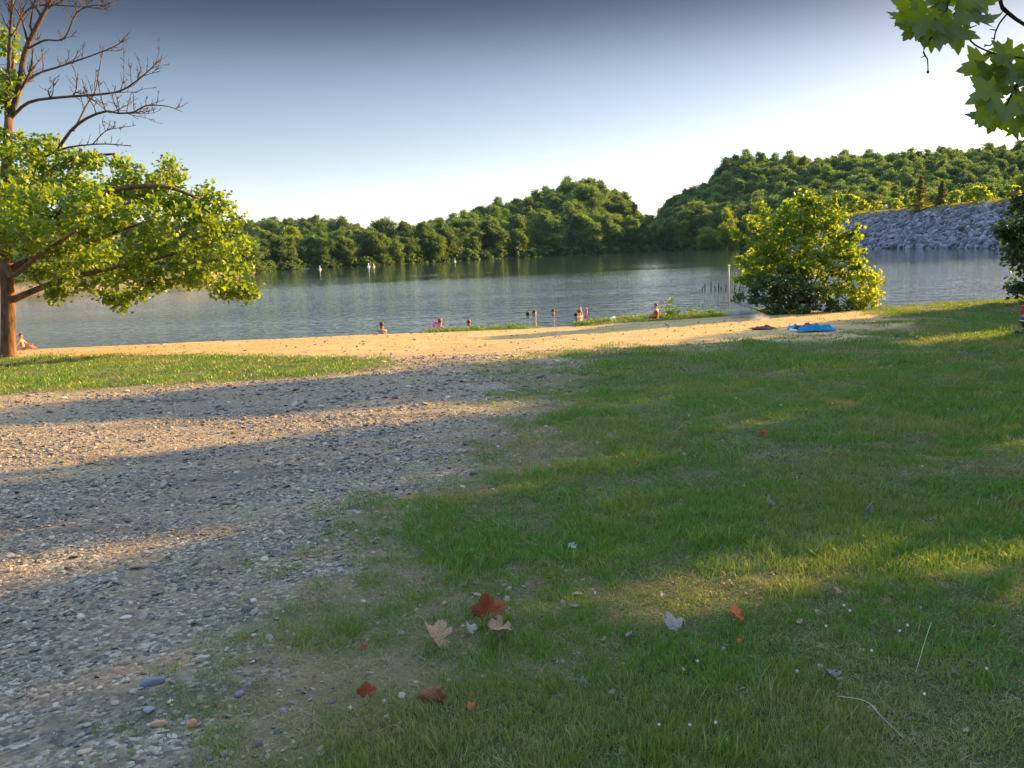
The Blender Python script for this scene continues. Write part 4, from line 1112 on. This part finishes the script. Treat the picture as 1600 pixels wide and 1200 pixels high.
P = bez([a_ + [0, 0, .03], a_ * .6 + b_ * .4 + [.01, 0, .07], a_ * .3 + b_ * .7 + [0, .01, .055], b_ + [0, 0, .03]], 12); m.tube(P, np.linspace(.0018, .0009, len(P)), 5)
tag(m.build('dry_stalk', plain('straw', (.42, .37, .31), .7)), 'thin bleached grass stalk lying across the lower right lawn', 'stalk')
m = MB()
a_, b_ = gpt(1430, 1068), gpt(1453, 1010)
m.tube(bez([a_ + [0, 0, .02], a_ * .5 + b_ * .5 + [0, 0, .06], b_ + [0, 0, .09]], 8), .0010, 5)
tag(m.build('dry_stalk', plain('straw_green', (.40, .48, .30), .7)), 'thin pale green stalk rising at the right of the lawn', 'stalk')

# ---------------------------------------------------------------- overhanging branches, top right
OV = empty('overhanging_tree', (8.6, 1.2, float(ground_z(np.array([8.6]), np.array([1.2]))[0])), 'tree reaching its dark leafy branches in from the top right corner', 'tree')
ovo = np.array(OV.location)
def Q(x, y, Y): return at(x, y, Y) - ovo
m = MB(); m.tube(bez([(0, 0, -.2), (0, 0, 1.5), (-.1, .1, 3.2), (-.3, .3, 5.5), (-.3, .4, 8)], 20), np.linspace(.26, .12, len(bez([(0, 0, -.2), (0, 0, 1.5), (-.1, .1, 3.2), (-.3, .3, 5.5), (-.3, .4, 8)], 20))), 12)
m.build('trunk', M_BARK, OV)
def tw(pts, r0, r1, buds=True, seed=0):
    m = MB(); P = bez(pts, 18); m.tube(P, np.linspace(r0, r1, len(P)), 6)
    rr = np.random.default_rng(seed)
    if buds:
        for i in range(2, len(P), 3):
            v = rr.normal(size=3) * .018; m.tube([P[i], P[i] + v * .6, P[i] + v], [r1 * 1.3, r1 * 1.1, r1 * .5], 5)
    m.build('branch', M_TWIGD, OV)
tw([(-.1, .1, 3.4), (-2.2, 1.4, 4.0), Q(1640, -120, 4.1), Q(1575, -60, 4.05), Q(1563, 0, 4.0), Q(1575, 20, 4.0), Q(1600, 38, 4.0), Q(1630, 55, 4.0)], .016, .006, False)
tw([Q(1575, 20, 4.0), Q(1562, 36, 3.98), Q(1555, 52, 3.97), Q(1553, 64, 3.96), Q(1547, 71, 3.96), Q(1538, 70, 3.96)], .0042, .0026, True, 1)
tw([Q(1568, 12, 4.0), Q(1565, 20, 3.99), Q(1554, 26, 3.98)], .003, .002, False)
tw([(-2.2, 1.4, 4.0), Q(1560, -140, 4.0), Q(1500, -60, 3.95), Q(1475, 30, 3.9), Q(1449, 66, 3.9), Q(1443, 82, 3.9), Q(1449, 92, 3.9), Q(1450, 112, 3.9)], .008, .0022, True, 2)
m = MB(); m.add(np.array([(0, 0, 0)]) + Q(1450, 112, 3.9), []) if False else None
m.tube([Q(1449.5, 110, 3.9), Q(1450, 112.5, 3.9), Q(1450, 115, 3.9)], [.003, .0065, .003], 6); m.build('bud', M_TWIGD, OV)
tw([Q(1490, 20, 3.9), Q(1512, 58, 3.92), Q(1530, 74, 3.94), Q(1560, 85, 3.96), Q(1590, 90, 3.98), Q(1640, 95, 4)], .004, .0032, True, 3)
tw([Q(1640, -120, 4.1), Q(1660, 20, 4.05), Q(1620, 90, 4.0), Q(1590, 130, 4.0), Q(1570, 170, 4.0)], .02, .003, False, 4)
rg = np.random.default_rng(90)
def bigleaves(spec, name='crown'):
    Vs = []; Fs = []; ts = []; n0 = 0
    for (x, y, Y, s, ang) in spec:
        A, T_ = lobed(rg.uniform(.1, .35), sharp=True)
        A = A.copy()
        # tip direction in view plane: ang degrees from straight down, clockwise positive to the right
        a = math.radians(ang)
        ty = np.array([math.sin(a), rg.uniform(-.45, .45), -math.cos(a)]); ty /= np.linalg.norm(ty)
        nz_ = np.array([rg.normal(0, .35), -1 + rg.normal(0, .2), rg.normal(.3, .35)]); nz_ -= ty * nz_.dot(ty); nz_ /= np.linalg.norm(nz_)
        tx = np.cross(ty, nz_)
        Vw = (A[:, :1] * tx + A[:, 1:2] * ty + A[:, 2:] * nz_) * s + Q(x, y, Y)
        Vs.append(Vw); Fs.append(T_ + n0); n0 += len(A); ts.append(np.full(len(A), rg.random()))
    me = mesh_np(name, np.vstack(Vs), [np.vstack(Fs)], M_OVER, {'tint': np.concatenate(ts)})
    return obj(name, me, OV)
spec = []
for x, y, a in [(1430, 2, -50), (1425, 22, -60), (1440, 18, -20), (1455, 10, -10), (1450, 35, -15), (1470, 5, 0), (1472, 28, -5), (1490, 15, 10), (1488, 34, 5), (1505, 8, 40), (1510, 22, 50), (1500, 38, 20),
                (1435, 38, -40), (1462, -12, 0), (1480, -15, 0), (1500, -12, 30), (1440, -14, -30), (1515, 30, 70), (1420, 5, -80), (1510, -8, 80), (1465, 44, -20), (1520, -2, 95)]:
    spec.append((x + rg.uniform(-3, 3), y + rg.uniform(-3, 3), 3.9 + rg.uniform(-.14, .14), rg.uniform(.095, .125), a + rg.uniform(-15, 15)))
for x, y, a in [(1592, 62, -20), (1580, 75, -50), (1600, 85, 0), (1575, 95, -70), (1590, 105, -30), (1605, 110, 10), (1562, 112, -60), (1580, 125, -40), (1598, 135, 0), (1560, 140, -50), (1575, 155, -30),
                (1595, 160, 10), (1552, 165, -60), (1565, 175, -30), (1585, 178, 0), (1600, 180, 10), (1545, 98, -85), (1610, 150, 20), (1550, 178, -80), (1620, 80, 20), (1615, 120, 0), (1620, 170, 0), (1585, 90, -10), (1568, 130, -45),
                (1630, 140, 30), (1640, 100, 40), (1650, 160, 0), (1635, 190, 0)]:
    spec.append((x + rg.uniform(-3, 3), y + rg.uniform(-4, 4), 4.0 + rg.uniform(-.16, .16), rg.uniform(.10, .135), a + rg.uniform(-15, 15)))
for i in range(170):                                   # the crown above and outside the picture
    x, y = rg.uniform(1430, 2100), rg.uniform(-520, 200)
    if x < 1650 and y > -60: continue
    spec.append((x, y, 4.0 + rg.uniform(-1.0, 1.2), rg.uniform(.08, .11), rg.uniform(-180, 180)))
bigleaves(spec)

# ---------------------------------------------------------------- people
def skin_mat(name, col): return plain(name, col, .5, .08, 20, spec=.4)
SK = [skin_mat('skin_warm', (.52, .24, .15)), skin_mat('skin_pale', (.66, .38, .28)), skin_mat('skin_tan', (.40, .17, .10))]
HR = [plain('hair_dark', (.025, .015, .012), .6), plain('hair_brown', (.10, .045, .03), .6), plain('hair_auburn', (.20, .07, .035), .6)]
def skin_body(name, verts, edges, mats, cloth=None):
    """verts: list of (x,y,z,rx,ry) ; first vertex is the root at the pelvis"""
    me = bpy.data.meshes.new(name); me.from_pydata([v[:3] for v in verts], edges, []); me.update()
    o = bpy.data.objects.new(name, me); COL.objects.link(o)
    md = o.modifiers.new('skin', 'SKIN'); md.use_smooth_shade = True
    for i, v in enumerate(verts):
        sv = me.skin_vertices[0].data[i]; sv.radius = (v[3], v[4] if len(v) > 4 else v[3]); sv.use_root = (i == 0)
    sb_ = o.modifiers.new('sub', 'SUBSURF'); sb_.levels = 2; sb_.render_levels = 2
    dg = bpy.context.evaluated_depsgraph_get(); dg.update()
    m2 = bpy.data.meshes.new_from_object(o.evaluated_get(dg))
    bpy.data.objects.remove(o)
    m2.name = name; m2.materials.clear()
    for m_ in mats: m2.materials.append(m_)
    for p_ in m2.polygons:
        p_.use_smooth = True
        p_.material_index = 1 if (cloth and len(mats) > 1 and cloth(p_.center)) else 0
    return m2
def hand_chain(V, E, wrist, d, up, idx, curl=.4, s=1.0):
    """palm plus five fingers continuing from vertex idx"""
    d = np.array(d, float); d /= np.linalg.norm(d); up = np.array(up, float); up -= d * up.dot(d); up /= np.linalg.norm(up); sd_ = np.cross(d, up)
    w_ = np.array(wrist, float)
    V.append((*(w_ + d * .05 * s), .026 * s, .016 * s)); E.append((idx, len(V) - 1)); palm = len(V) - 1
    for j, (off, ln) in enumerate([(-.03, .065), (-.01, .078), (.011, .073), (.031, .058)]):
        a = w_ + d * .092 * s + sd_ * off * s; b = a + (d * (1 - curl * .4) - up * curl * .6) * ln * .5 * s; c = b + (d * (1 - curl) - up * curl) * ln * .5 * s
        V.append((*a, .0095 * s)); E.append((palm, len(V) - 1)); V.append((*b, .0088 * s)); E.append((len(V) - 2, len(V) - 1)); V.append((*c, .0075 * s)); E.append((len(V) - 2, len(V) - 1))
    a = w_ + d * .035 * s - sd_ * .036 * s; b = a + (d * .6 - sd_ * .6 - up * .2) * .05 * s
    V.append((*a, .012 * s)); E.append((palm, len(V) - 1)); V.append((*b, .009 * s)); E.append((len(V) - 2, len(V) - 1))
def human(pelvis, lean, yaw, arms, legs, scale=1.0, headturn=(0, .02)):
    """upper body chain in local coords: +Y is the facing direction"""
    V = []; E = []
    def v(p, rx, ry=None, to=None):
        V.append((*p, rx, ry or rx)); i = len(V) - 1
        if to is not None: E.append((to, i))
        return i
    L_ = np.array(lean, float); L_ /= np.linalg.norm(L_)
    p0 = np.array(pelvis, float)
    a0 = v(p0, .15, .11); a1 = v(p0 + L_ * .18, .13, .10, a0); a2 = v(p0 + L_ * .36, .155, .11, a1); a3 = v(p0 + L_ * .47, .13, .085, a2)
    nk = p0 + L_ * .54; a4 = v(nk, .055, None, a3)
    hd = nk + L_ * .05 + np.array([headturn[0], headturn[1], .05]); a5 = v(hd, .068, .075, a4); hm = hd + [0, .008, .085]; a6 = v(hm, .076, .09, a5); a7 = v(hm + [0, -.005, .075], .055, .065, a6)
    v(hm + [0, .088, -.02], .014, None, a6)
    v(hm + [.078, 0, -.01], .014, .02, a6); v(hm + [-.078, 0, -.01], .014, .02, a6)
    for sgn, (el, wr, hdir) in zip((1, -1), arms):
        sh = p0 + L_ * .465 + np.array([sgn * .18, 0, 0]); b0 = v(sh, .058, None, a3)
        b1 = v(sh * .45 + np.array(el) * .55, .046, None, b0); b2 = v(el, .038, None, b1); b3 = v(np.array(el) * .5 + np.array(wr) * .5, .036, None, b2); b4 = v(wr, .025, None, b3)
        hand_chain(V, E, wr, hdir, (0, 0, 1), b4)
    for sgn, (kn, an, toe) in zip((1, -1), legs):
        hp_ = p0 + np.array([sgn * .095, .02, -.03]); c0 = v(hp_, .09, None, a0); c1 = v(hp_ * .5 + np.array(kn) * .5, .075, None, c0); c2 = v(kn, .055, None, c1)
        c3 = v(np.array(kn) * .6 + np.array(an) * .4, .055, None, c2); c4 = v(an, .035, None, c3); v(toe, .030, .022, c4)
    return V, E, hm
def person(loc, yaw, sc, label, pelvis, lean, arms, legs, sk, hr, cloth_mat, cloth, long_hair=False, cat='person'):
    V, E, hm = human(pelvis, lean, yaw, arms, legs)
    me = skin_body('person', V, E, [SK[sk], cloth_mat], cloth)
    o = obj('person', me); o.location = loc; o.rotation_euler = (0, 0, yaw); o.scale = (sc,) * 3
    tag(o, label, cat, 'bathers at the lake')
    # hair: a cap over the skull, longer at the back
    m = MB(); k_ = 14; rows = 7; Vh = []
    for i in range(rows):
        ph = math.pi * (.02 + .60 * i / (rows - 1))
        for j in range(k_):
            th = 2 * math.pi * j / k_; back = .5 - .5 * math.sin(th)
            p2 = min(ph * (1 - .30 * (1 - back)) * (1 + (.25 if long_hair else .05) * back), math.pi * .95)
            Vh.append((.098 * math.sin(p2) * math.cos(th), .11 * math.sin(p2) * math.sin(th) - .008, .125 * math.cos(p2) + .02 - (.10 if long_hair else 0) * back * (i / (rows - 1)) ** 2))
    i_ = np.arange(rows - 1)[:, None] * k_; j_ = np.arange(k_)[None]; j2 = (j_ + 1) % k_
    Qh = np.stack([i_ + j_, i_ + k_ + j_, i_ + k_ + j2, i_ + j2], -1).reshape(-1, 4)
    m.add(np.array(Vh) + hm, Qh); h_ = m.build('hair', HR[hr], o)
    s_ = h_.modifiers.new('thick', 'SOLIDIFY'); s_.thickness = .012
    for sx in (-1, 1):
        m = MB(); m.lathe([(.001, -.008), (.007, -.004), (.008, 0), (.007, .004), (.001, .008)], hm + np.array([sx * .032, .083, .012]), 8); m.build('eye', HR[0], o)
    return o
SW = [plain('swim_dark', (.02, .02, .035), .7), plain('swim_pink', (.65, .05, .28), .6), plain('swim_red', (.4, .04, .04), .7), plain('swim_blue', (.03, .08, .25), .7)]
STAND_LEGS = [((.11, .12, -.45), (.12, .02, -.85), (.13, .16, -.90)), ((-.11, .08, -.45), (-.12, -.02, -.85), (-.13, .12, -.90))]
ARMS_DOWN = [((.27, .06, .22), (.30, .26, .12), (0, 1, -.1)), ((-.27, .06, .22), (-.30, .26, .12), (0, 1, -.1))]
ARMS_OUT = [((.36, .1, .30), (.56, .24, .30), (1, .5, 0)), ((-.36, .1, .30), (-.56, .24, .30), (-1, .5, 0))]
ARM_UP = [((.30, .10, .56), (.28, .15, .80), (0, .1, 1)), ((-.30, .08, .24), (-.2, .3, .28), (.6, 1, 0))]
HUG = [((.26, .18, .26), (.12, .36, .30), (-1, .3, 0)), ((-.26, .18, .26), (-.12, .36, .30), (1, .3, 0))]
def swimmer(px, py, head_above, yaw, label, sk, hr, arms=ARMS_DOWN, sc=1.0, lean=(0, .08, 1), cm=0, cloth=None, long_hair=False):
    p_ = on_water(px, py)
    top = .54 + .05 + .05 + .085 + .13
    return person((p_[0], p_[1], (head_above - top) - .14), yaw, sc, label, (0, 0, 0), lean, arms, STAND_LEGS, sk, hr, SW[cm], cloth, long_hair)
suit = lambda c: c.z < .42 and abs(c.x) < .2 and c.z > -.2
trunks = lambda c: c.z < .06 and c.z > -.3 and abs(c.x) < .25
swimmer(598, 517, .53, .6, 'bather with dark hair sitting in the shallows, leftmost head along the beach', 2, 1, HUG, cm=0, cloth=suit)
pk = swimmer(687, 514, .58, -.4, 'bather holding a pink float at the water edge', 0, 2, HUG, cm=2, cloth=suit)
swimmer(733, 506, .34, .3, 'reddish haired bather up to the neck, right of the pink float', 0, 2, ARMS_DOWN)
swimmer(827, 492, .30, 1.2, 'dark haired swimmer in front of a companion, leftmost pair in deep water', 2, 0, ARMS_DOWN, long_hair=True)
swimmer(833, 491, .34, -1.3, 'pale swimmer leaning with an arm stretched along the water beside a dark haired one', 1, 1, [((.36, .1, .44), (.62, .2, .48), (1, .3, 0)), ((-.27, .06, .22), (-.30, .26, .12), (0, 1, -.1))])
swimmer(865, 490, .36, 2.8, 'lone dark haired swimmer farthest out, seen from behind', 1, 0, ARMS_DOWN)
swimmer(858, 503, .25, .4, 'lone small head low in the water, nearer the beach than the other swimmers', 2, 0, ARMS_DOWN, sc=.85)
swimmer(899, 496, .36, -.8, 'dark haired swimmer facing the one with the pink noodle', 1, 0, ARMS_OUT)
sw2 = swimmer(907, 495, .50, .9, 'auburn haired swimmer with one arm up beside the pink noodle', 0, 2, ARM_UP, cm=2, cloth=suit)
# float and noodle
p_ = on_water(682, 513)
m = MB(); th = np.linspace(0, 2 * math.pi, 25)
m.tube(np.stack([.12 * np.cos(th), .12 * np.sin(th), .04 + 0 * th], -1), .06, 10, False)
fl = m.build('swim_ring', plain('pink_vinyl', (.75, .12, .45), .35, .05), None, True, (p_[0], p_[1], .13)); fl.rotation_euler = (1.1, .3, .2)
tag(fl, 'pink inflatable swim ring held upright beside the bather at the beach edge', 'swim ring')
p_ = on_water(915, 495)
m = MB(); m.tube(bez([(-.25, .1, -.12), (0, 0, .05), (.05, 0, .25), (.03, 0, .42)], 12), .045, 10)
tag(m.build('pool_noodle', plain('pink_foam', (.85, .10, .38), .6, .05), None, True, (p_[0], p_[1], 0)), 'bright pink foam noodle sticking up out of the water', 'pool noodle')
# sitting bathers
SIT_LEGS = [((.13, .38, .30), (.12, .62, .04), (.12, .78, .02)), ((-.13, .36, .26), (-.14, .66, .04), (-.14, .82, .02))]
p_ = at(36, 541, 31.7); p_[2] = float(gz(p_[0:1], p_[1:2])[0])
person((p_[0], p_[1], p_[2] - .03), -1.45, .72, 'bare chested bather leaning back on the beach right beside the sycamore trunk', (0, 0, .12), (0, -.12, 1),
       [((.26, -.22, .34), (.27, -.34, .08), (0, -.6, -.4)), ((-.26, .10, .36), (-.16, .34, .34), (.1, 1, -.1))], SIT_LEGS, 0, 1, SW[3], trunks)
p_ = gpt(1003, 499)
person((p_[0], min(p_[1], 32.6), .12), .95, .72, 'bather with reddish hair sitting alone on the grassy bank', (0, 0, .12), (0, .12, 1),
       [((.24, .16, .34), (.12, .36, .36), (0, 1, 0)), ((-.24, .16, .34), (-.12, .36, .34), (0, 1, 0))], SIT_LEGS, 0, 2, SW[2], lambda c: abs(c.x) < .2 and c.z < .48 and c.y < .25)

# ---------------------------------------------------------------- things on the bank and in the water
def cloth(name, px, py, w_, d_, hgt, mat, label, cat, rot, seed):
    p_ = gpt(px, py); nx_, ny_ = 60, 30
    u, v_ = np.meshgrid(np.linspace(-.5, .5, nx_), np.linspace(-.5, .5, ny_))
    f_ = fbm(u * 5 + seed, v_ * 3 + seed, 3); rdg = 1 - np.abs(2 * fbm(u * 6 + 9 * seed, v_ * 4, 2) - 1)
    Z = hgt * (.15 + 1.1 * (rdg ** 3) * f_) * (1 - (2 * np.abs(u)) ** 4) * (1 - (2 * np.abs(v_)) ** 4) + .015
    X = u * w_ * (1 + .15 * np.sin(v_ * 6 + seed)); Yy = v_ * d_ * (1 + .3 * (fbm(u * 3, v_ * 2 + seed, 2) - .5)) + .1 * np.sin(u * 5 + seed)
    c_, s_ = math.cos(rot), math.sin(rot)
    V = np.stack([X * c_ - Yy * s_, X * s_ + Yy * c_, Z - SLOPE * (X * s_ + Yy * c_)], -1).reshape(-1, 3)
    ii = (np.arange(ny_ - 1)[:, None] * nx_ + np.arange(nx_ - 1)[None]).ravel()
    o = obj(name, mesh_np(name, V, [np.stack([ii, ii + 1, ii + nx_ + 1, ii + nx_], -1)], mat, smooth_=True), None, p_ + [0, 0, .02])
    s = o.modifiers.new('thick', 'SOLIDIFY'); s.thickness = .008
    return tag(o, label, cat)
cloth('beach_towel', 1272, 519, .95, .6, .26, plain('towel_blue', (.02, .20, .42), .9, .2), 'bright blue towel lying crumpled on the grass', 'towel', .1, 3)
cloth('beach_towel', 1192, 517, .7, .6, .12, plain('towel_plum', (.08, .035, .07), .9, .3), 'dark plum towel heaped on the sandy edge, left of the blue towel', 'towel', 0, 5)
cloth('folded_clothes', 1262, 514, .25, .25, .14, plain('cloth_red', (.30, .05, .06), .9, .3), 'small red heap of clothes behind the blue towel', 'clothes', 0, 8)
cloth('folded_clothes', 1239, 517, .35, .35, .16, plain('cloth_teal', (.12, .35, .42), .9, .3), 'small pale teal cloth at the left end of the towel row', 'clothes', 0, 2)
p_ = gpt(1248, 519)
bagm = MB(); bagm.lathe([(.02, 0), (.14, .01), (.16, .07), (.13, .15), (.07, .19), (.01, .20)], k=16)
bg_ = bagm.build('bag', plain('bag_black', (.02, .02, .03), .6), None, True, p_); bg_.scale = (1, .7, .9); tag(bg_, 'small black bag beside the blue towel', 'bag')
for dx, l in ((-.17, 'white sneaker left of the black bag'), (.19, 'white sneaker right of the black bag')):
    t = empty('sneaker', p_ + [dx, -.1, .0], l, 'shoe')
    m = MB(); P = [(0, -.12, .035), (0, -.05, .04), (0, .03, .045), (0, .10, .06), (0, .13, .05)]; m.tube(P, [.02, .04, .042, .045, .03], 10); m.build('upper', plain('shoe_white', (.75, .74, .72), .6), t)
    m = MB(); m.box((0, 0, .01), (.085, .27, .02)); m.build('sole', plain('shoe_sole', (.5, .5, .5), .7), t)
    t.rotation_euler = (0, 0, 1.2)
p_ = gpt(952, 508); p_[1] = min(p_[1], 32.2); p_[2] = float(gz(p_[0:1], p_[1:2])[0])
m = MB(); m.lathe([(.001, 0), (.045, 0), (.05, .06), (.062, .13), (.058, .13), (.046, .06), (.04, .01)], k=16)
o = m.build('paper_cup', plain('cup_white', (.85, .84, .8), .6, .05), None, True, p_ + [0, 0, .1]); o.rotation_euler = (0, 1.45, .2); o.scale = (1.6,) * 3
tag(o, 'white cup lying on its side at the edge of the bank', 'cup')
p_ = on_water(1139, 474)
t = empty('marker_pole', (p_[0], p_[1], 0), 'tall slim white pole standing in the shallows left of the big shrub', 'pole')
m = MB(); m.tube([(0, 0, -.5), (0, 0, 1.0), (-.01, 0, 1.95)], [.032, .032, .032], 10); m.build('pole', plain('pole_white', (.60, .50, .38), .6, .12), t)
m = MB(); m.lathe([(.001, 1.985), (.05, 1.97), (.056, 1.95), (.056, 1.9)], k=12); m.build('cap', plain('pole_cap', (.8, .8, .78), .5, .05), t)
for px, hpx, ln in ((1097.5, 5, .1), (1101.5, 10, 0), (1111, 12, .03), (1118, 6, -.25), (1123, 11, .02), (1127, 6, 0), (1134.5, 10, 0), (1148, 8, .03), (1155, 7, .35)):
    p_ = on_water(px, 453); hh_ = hpx / F * p_[1]
    m = MB(); m.tube([(0, 0, -.4), (0, 0, 0), (ln * hh_ * .5, 0, hh_ * .55), (ln * hh_, 0, hh_)], [.05, .045, .04, .025], 7)
    o = m.build('wooden_stake', M_TWIGD, None, True, (p_[0], p_[1], 0))
    tag(o, 'short dark wooden stake in the row standing in the water left of the white pole', 'stake', 'row of stakes in the water')
m_bu = plain('buoy_white', (.82, .82, .8), .4, .05)
for px, py, s_, lb in ((500, 421, 1.0, 'leftmost small white buoy near the far wood'), (576, 417, 1.1, 'white upright buoy, left one of the close pair'), (584, 417, .9, 'white buoy, right one of the close pair'),
                   (711, 409, .9, 'thin white buoy right of the pair near the far wood'), (752, 405, .9, 'rightmost small white buoy near the far wood')):
    p_ = on_water(px, py)
    t = empty('buoy', (p_[0], p_[1], 0), lb, 'buoy', 'white buoys off the far shore')
    m = MB(); m.lathe([(.01, -.3), (.34, -.2), (.40, 0), (.34, .2), (.1, .32)], k=14); m.build('float', m_bu, t)
    m = MB(); m.lathe([(.10, .3), (.12, .35), (.12, .95), (.01, 1.05)], k=12); m.build('mast', m_bu, t)
    t.scale = (s_,) * 3

# kettle grill at the right edge
p_ = on_ground(1612, 527); z_ = float(gz(p_[0:1], p_[1:2])[0])
GRL = empty('kettle_grill', (p_[0], p_[1], z_), 'low black kettle grill with a shiny band at the right edge', 'grill')
mb_ = plain('enamel_black', (.015, .018, .03), .18, .1, spec=.6); mc_ = plain('chrome', (.75, .76, .8), .15, .03, Metallic=1.0); mt_ = plain('grill_leg', (.02, .02, .02), .5)
m = MB(); m.lathe([(.02, .14), (.12, .16), (.21, .22), (.255, .32), (.26, .36), (.255, .36), (.20, .23), (.02, .16)], k=32); m.build('bowl', mb_, GRL)
m = MB(); m.lathe([(.265, .372), (.265, .39), (.235, .46), (.16, .52), (.07, .55), (.005, .555)], k=32); m.build('lid', mb_, GRL)
m = MB(); m.lathe([(.262, .355), (.272, .357), (.272, .375), (.262, .377)], k=32); m.build('rim', mc_, GRL)
m = MB(); m.tube([(-.05, 0, .55), (-.05, 0, .59), (.05, 0, .59), (.05, 0, .55)], .012, 8); m.build('handle', mt_, GRL)
for a_ in (0, 2.1, 4.2):
    m = MB(); m.tube([(.16 * math.cos(a_ + 3.14), .16 * math.sin(a_ + 3.14), .2), (.31 * math.cos(a_ + 3.14), .31 * math.sin(a_ + 3.14), .02)], .013, 8); m.build('leg', mt_, GRL)
m = MB(); m.box((0, 0, .085), (.66, .10, .02)); m.build('shelf', mt_, GRL, False)
for sx in (-1, 1):
    m = MB(); m.lathe([(.02, -.02), (.075, -.02), (.08, 0), (.075, .02), (.02, .02)], k=20); wv = m.build('wheel', mt_, GRL); wv.location = (sx * .35, 0, .075); wv.rotation_euler = (0, math.pi / 2, 0)
p_ = on_ground(1615, 495); z_ = float(gz(p_[0:1], p_[1:2])[0])
t = empty('cooler', (p_[0], p_[1], z_), 'red cooler box behind the grill at the right edge', 'cooler')
m = MB(); m.box((0, 0, .15), (.62, .36, .28)); m.build('box', plain('cooler_red', (.55, .04, .03), .5, .1), t, False)
m = MB(); m.box((0, 0, .315), (.65, .39, .05)); m.build('lid', plain('cooler_lid', (.6, .12, .08), .5, .1), t, False)
m = MB(); m.tube([(-.33, 0, .18), (-.37, 0, .26), (-.33, 0, .30)], .012, 6); m.build('handle', mt_, t)

# smoke drifting from the bank
q = NT('smoke')
tc = q.n('TexCoord').outputs['Object']
nz = q.noise(2.6, 4, tc, .6)
ln = q.n('VectorMath', operation='LENGTH'); q.l(tc, ln.inputs[0])
fall = q.math('SUBTRACT', 1.0, ln.outputs['Value'], clamp=True)
dn = q.math('MULTIPLY', q.math('MULTIPLY', fall, q.math('SUBTRACT', nz, .38, clamp=True)), 20.0)
pv = q.n('VolumePrincipled'); pv.inputs['Color'].default_value = (.85, .87, .95, 1); q.l(dn, pv.inputs['Density'])
q.l(pv.outputs[0], q.out.inputs['Volume'])
for (px, py, Y, rx, rz, l) in ((1158, 488, 31.0, .75, .42, 'thin pale smoke puff drifting in front of the dark undergrowth'), (1186, 500, 29.5, .45, .30, 'smaller faint smoke puff low over the lit sand')):
    import bmesh
    bm = bmesh.new(); bmesh.ops.create_icosphere(bm, subdivisions=3, radius=1.0); me = bpy.data.meshes.new('smoke'); bm.to_mesh(me); bm.free(); me.materials.append(q.m)
    o = obj('smoke', me, None, at(px, py, Y)); o.scale = (rx, .45, rz); tag(o, l, 'smoke', None, 'stuff')

# ---------------------------------------------------------------- air
HZ = 420.0
q = NT('haze')
pv = q.n('VolumePrincipled'); pv.inputs['Color'].default_value = (.50, .72, 1.0, 1); pv.inputs['Density'].default_value = .00005; pv.inputs['Anisotropy'].default_value = -.2
q.l(pv.outputs[0], q.out.inputs['Volume'])
m = MB(); m.box((0, 420, 48), (3300, 1200, 106))
hz_ = m.build('haze', q.m, None, False); tag(hz_, 'thin evening air between the viewer and the far hills', 'haze', None, 'stuff')

# crumbs of old leaves and twigs through the lawn and gravel
rng = np.random.default_rng(404)
bits = []
for i, c_ in enumerate([(.20, .11, .055), (.33, .24, .15), (.12, .08, .05), (.40, .33, .24)]):
    A, T_ = lobed(.9, teeth=False); A = A.copy(); A[:, 0] *= [.5, .8, .35, .6][i]; A[:, 1] -= .4; A[:, 2] += .4 * (fbm(A[:, 0] * 3 + i, A[:, 1] * 3, 2) - .5)
    bits.append(bpy.data.objects.new(f'litter_{i}', mesh_np('litter', A, [T_], plain('litter_' + str(i), c_, .8, .3, 5))))
m = MB(); m.tube(bez([(-.9, 0, .05), (-.2, .12, .12), (.5, -.05, .1), (1.1, .1, .04)], 8), .035, 5); ob_ = m.build('litter', plain('litter_twig', (.16, .11, .08), .9)); COL.objects.unlink(ob_); ob_.name = 'litter_4'; bits.append(ob_)
LTP = proto_collection('litter_prototypes', bits)
n = 650
Y = np.sqrt(rng.uniform(1.5, 15 * 15, n)); X = Y * rng.uniform(-.7, .7, n)
k_ = (grassness(X, Y) > .15) | (rng.random(n) < .25); X, Y = X[k_], Y[k_]; n = len(X)
s_ = rng.uniform(.010, .026, n) * (1 + Y * .04)
scatter('leaf_litter', np.stack([X, Y, gz(X, Y) + .012], -1), np.stack([rng.normal(0, .5, n), rng.normal(0, .5, n), rng.uniform(0, 6.28, n)], -1), np.stack([s_] * 3, -1), rng.integers(0, 5, n), LTP,
        'crumbs of dry leaves and twigs strewn over lawn and gravel', 'litter')
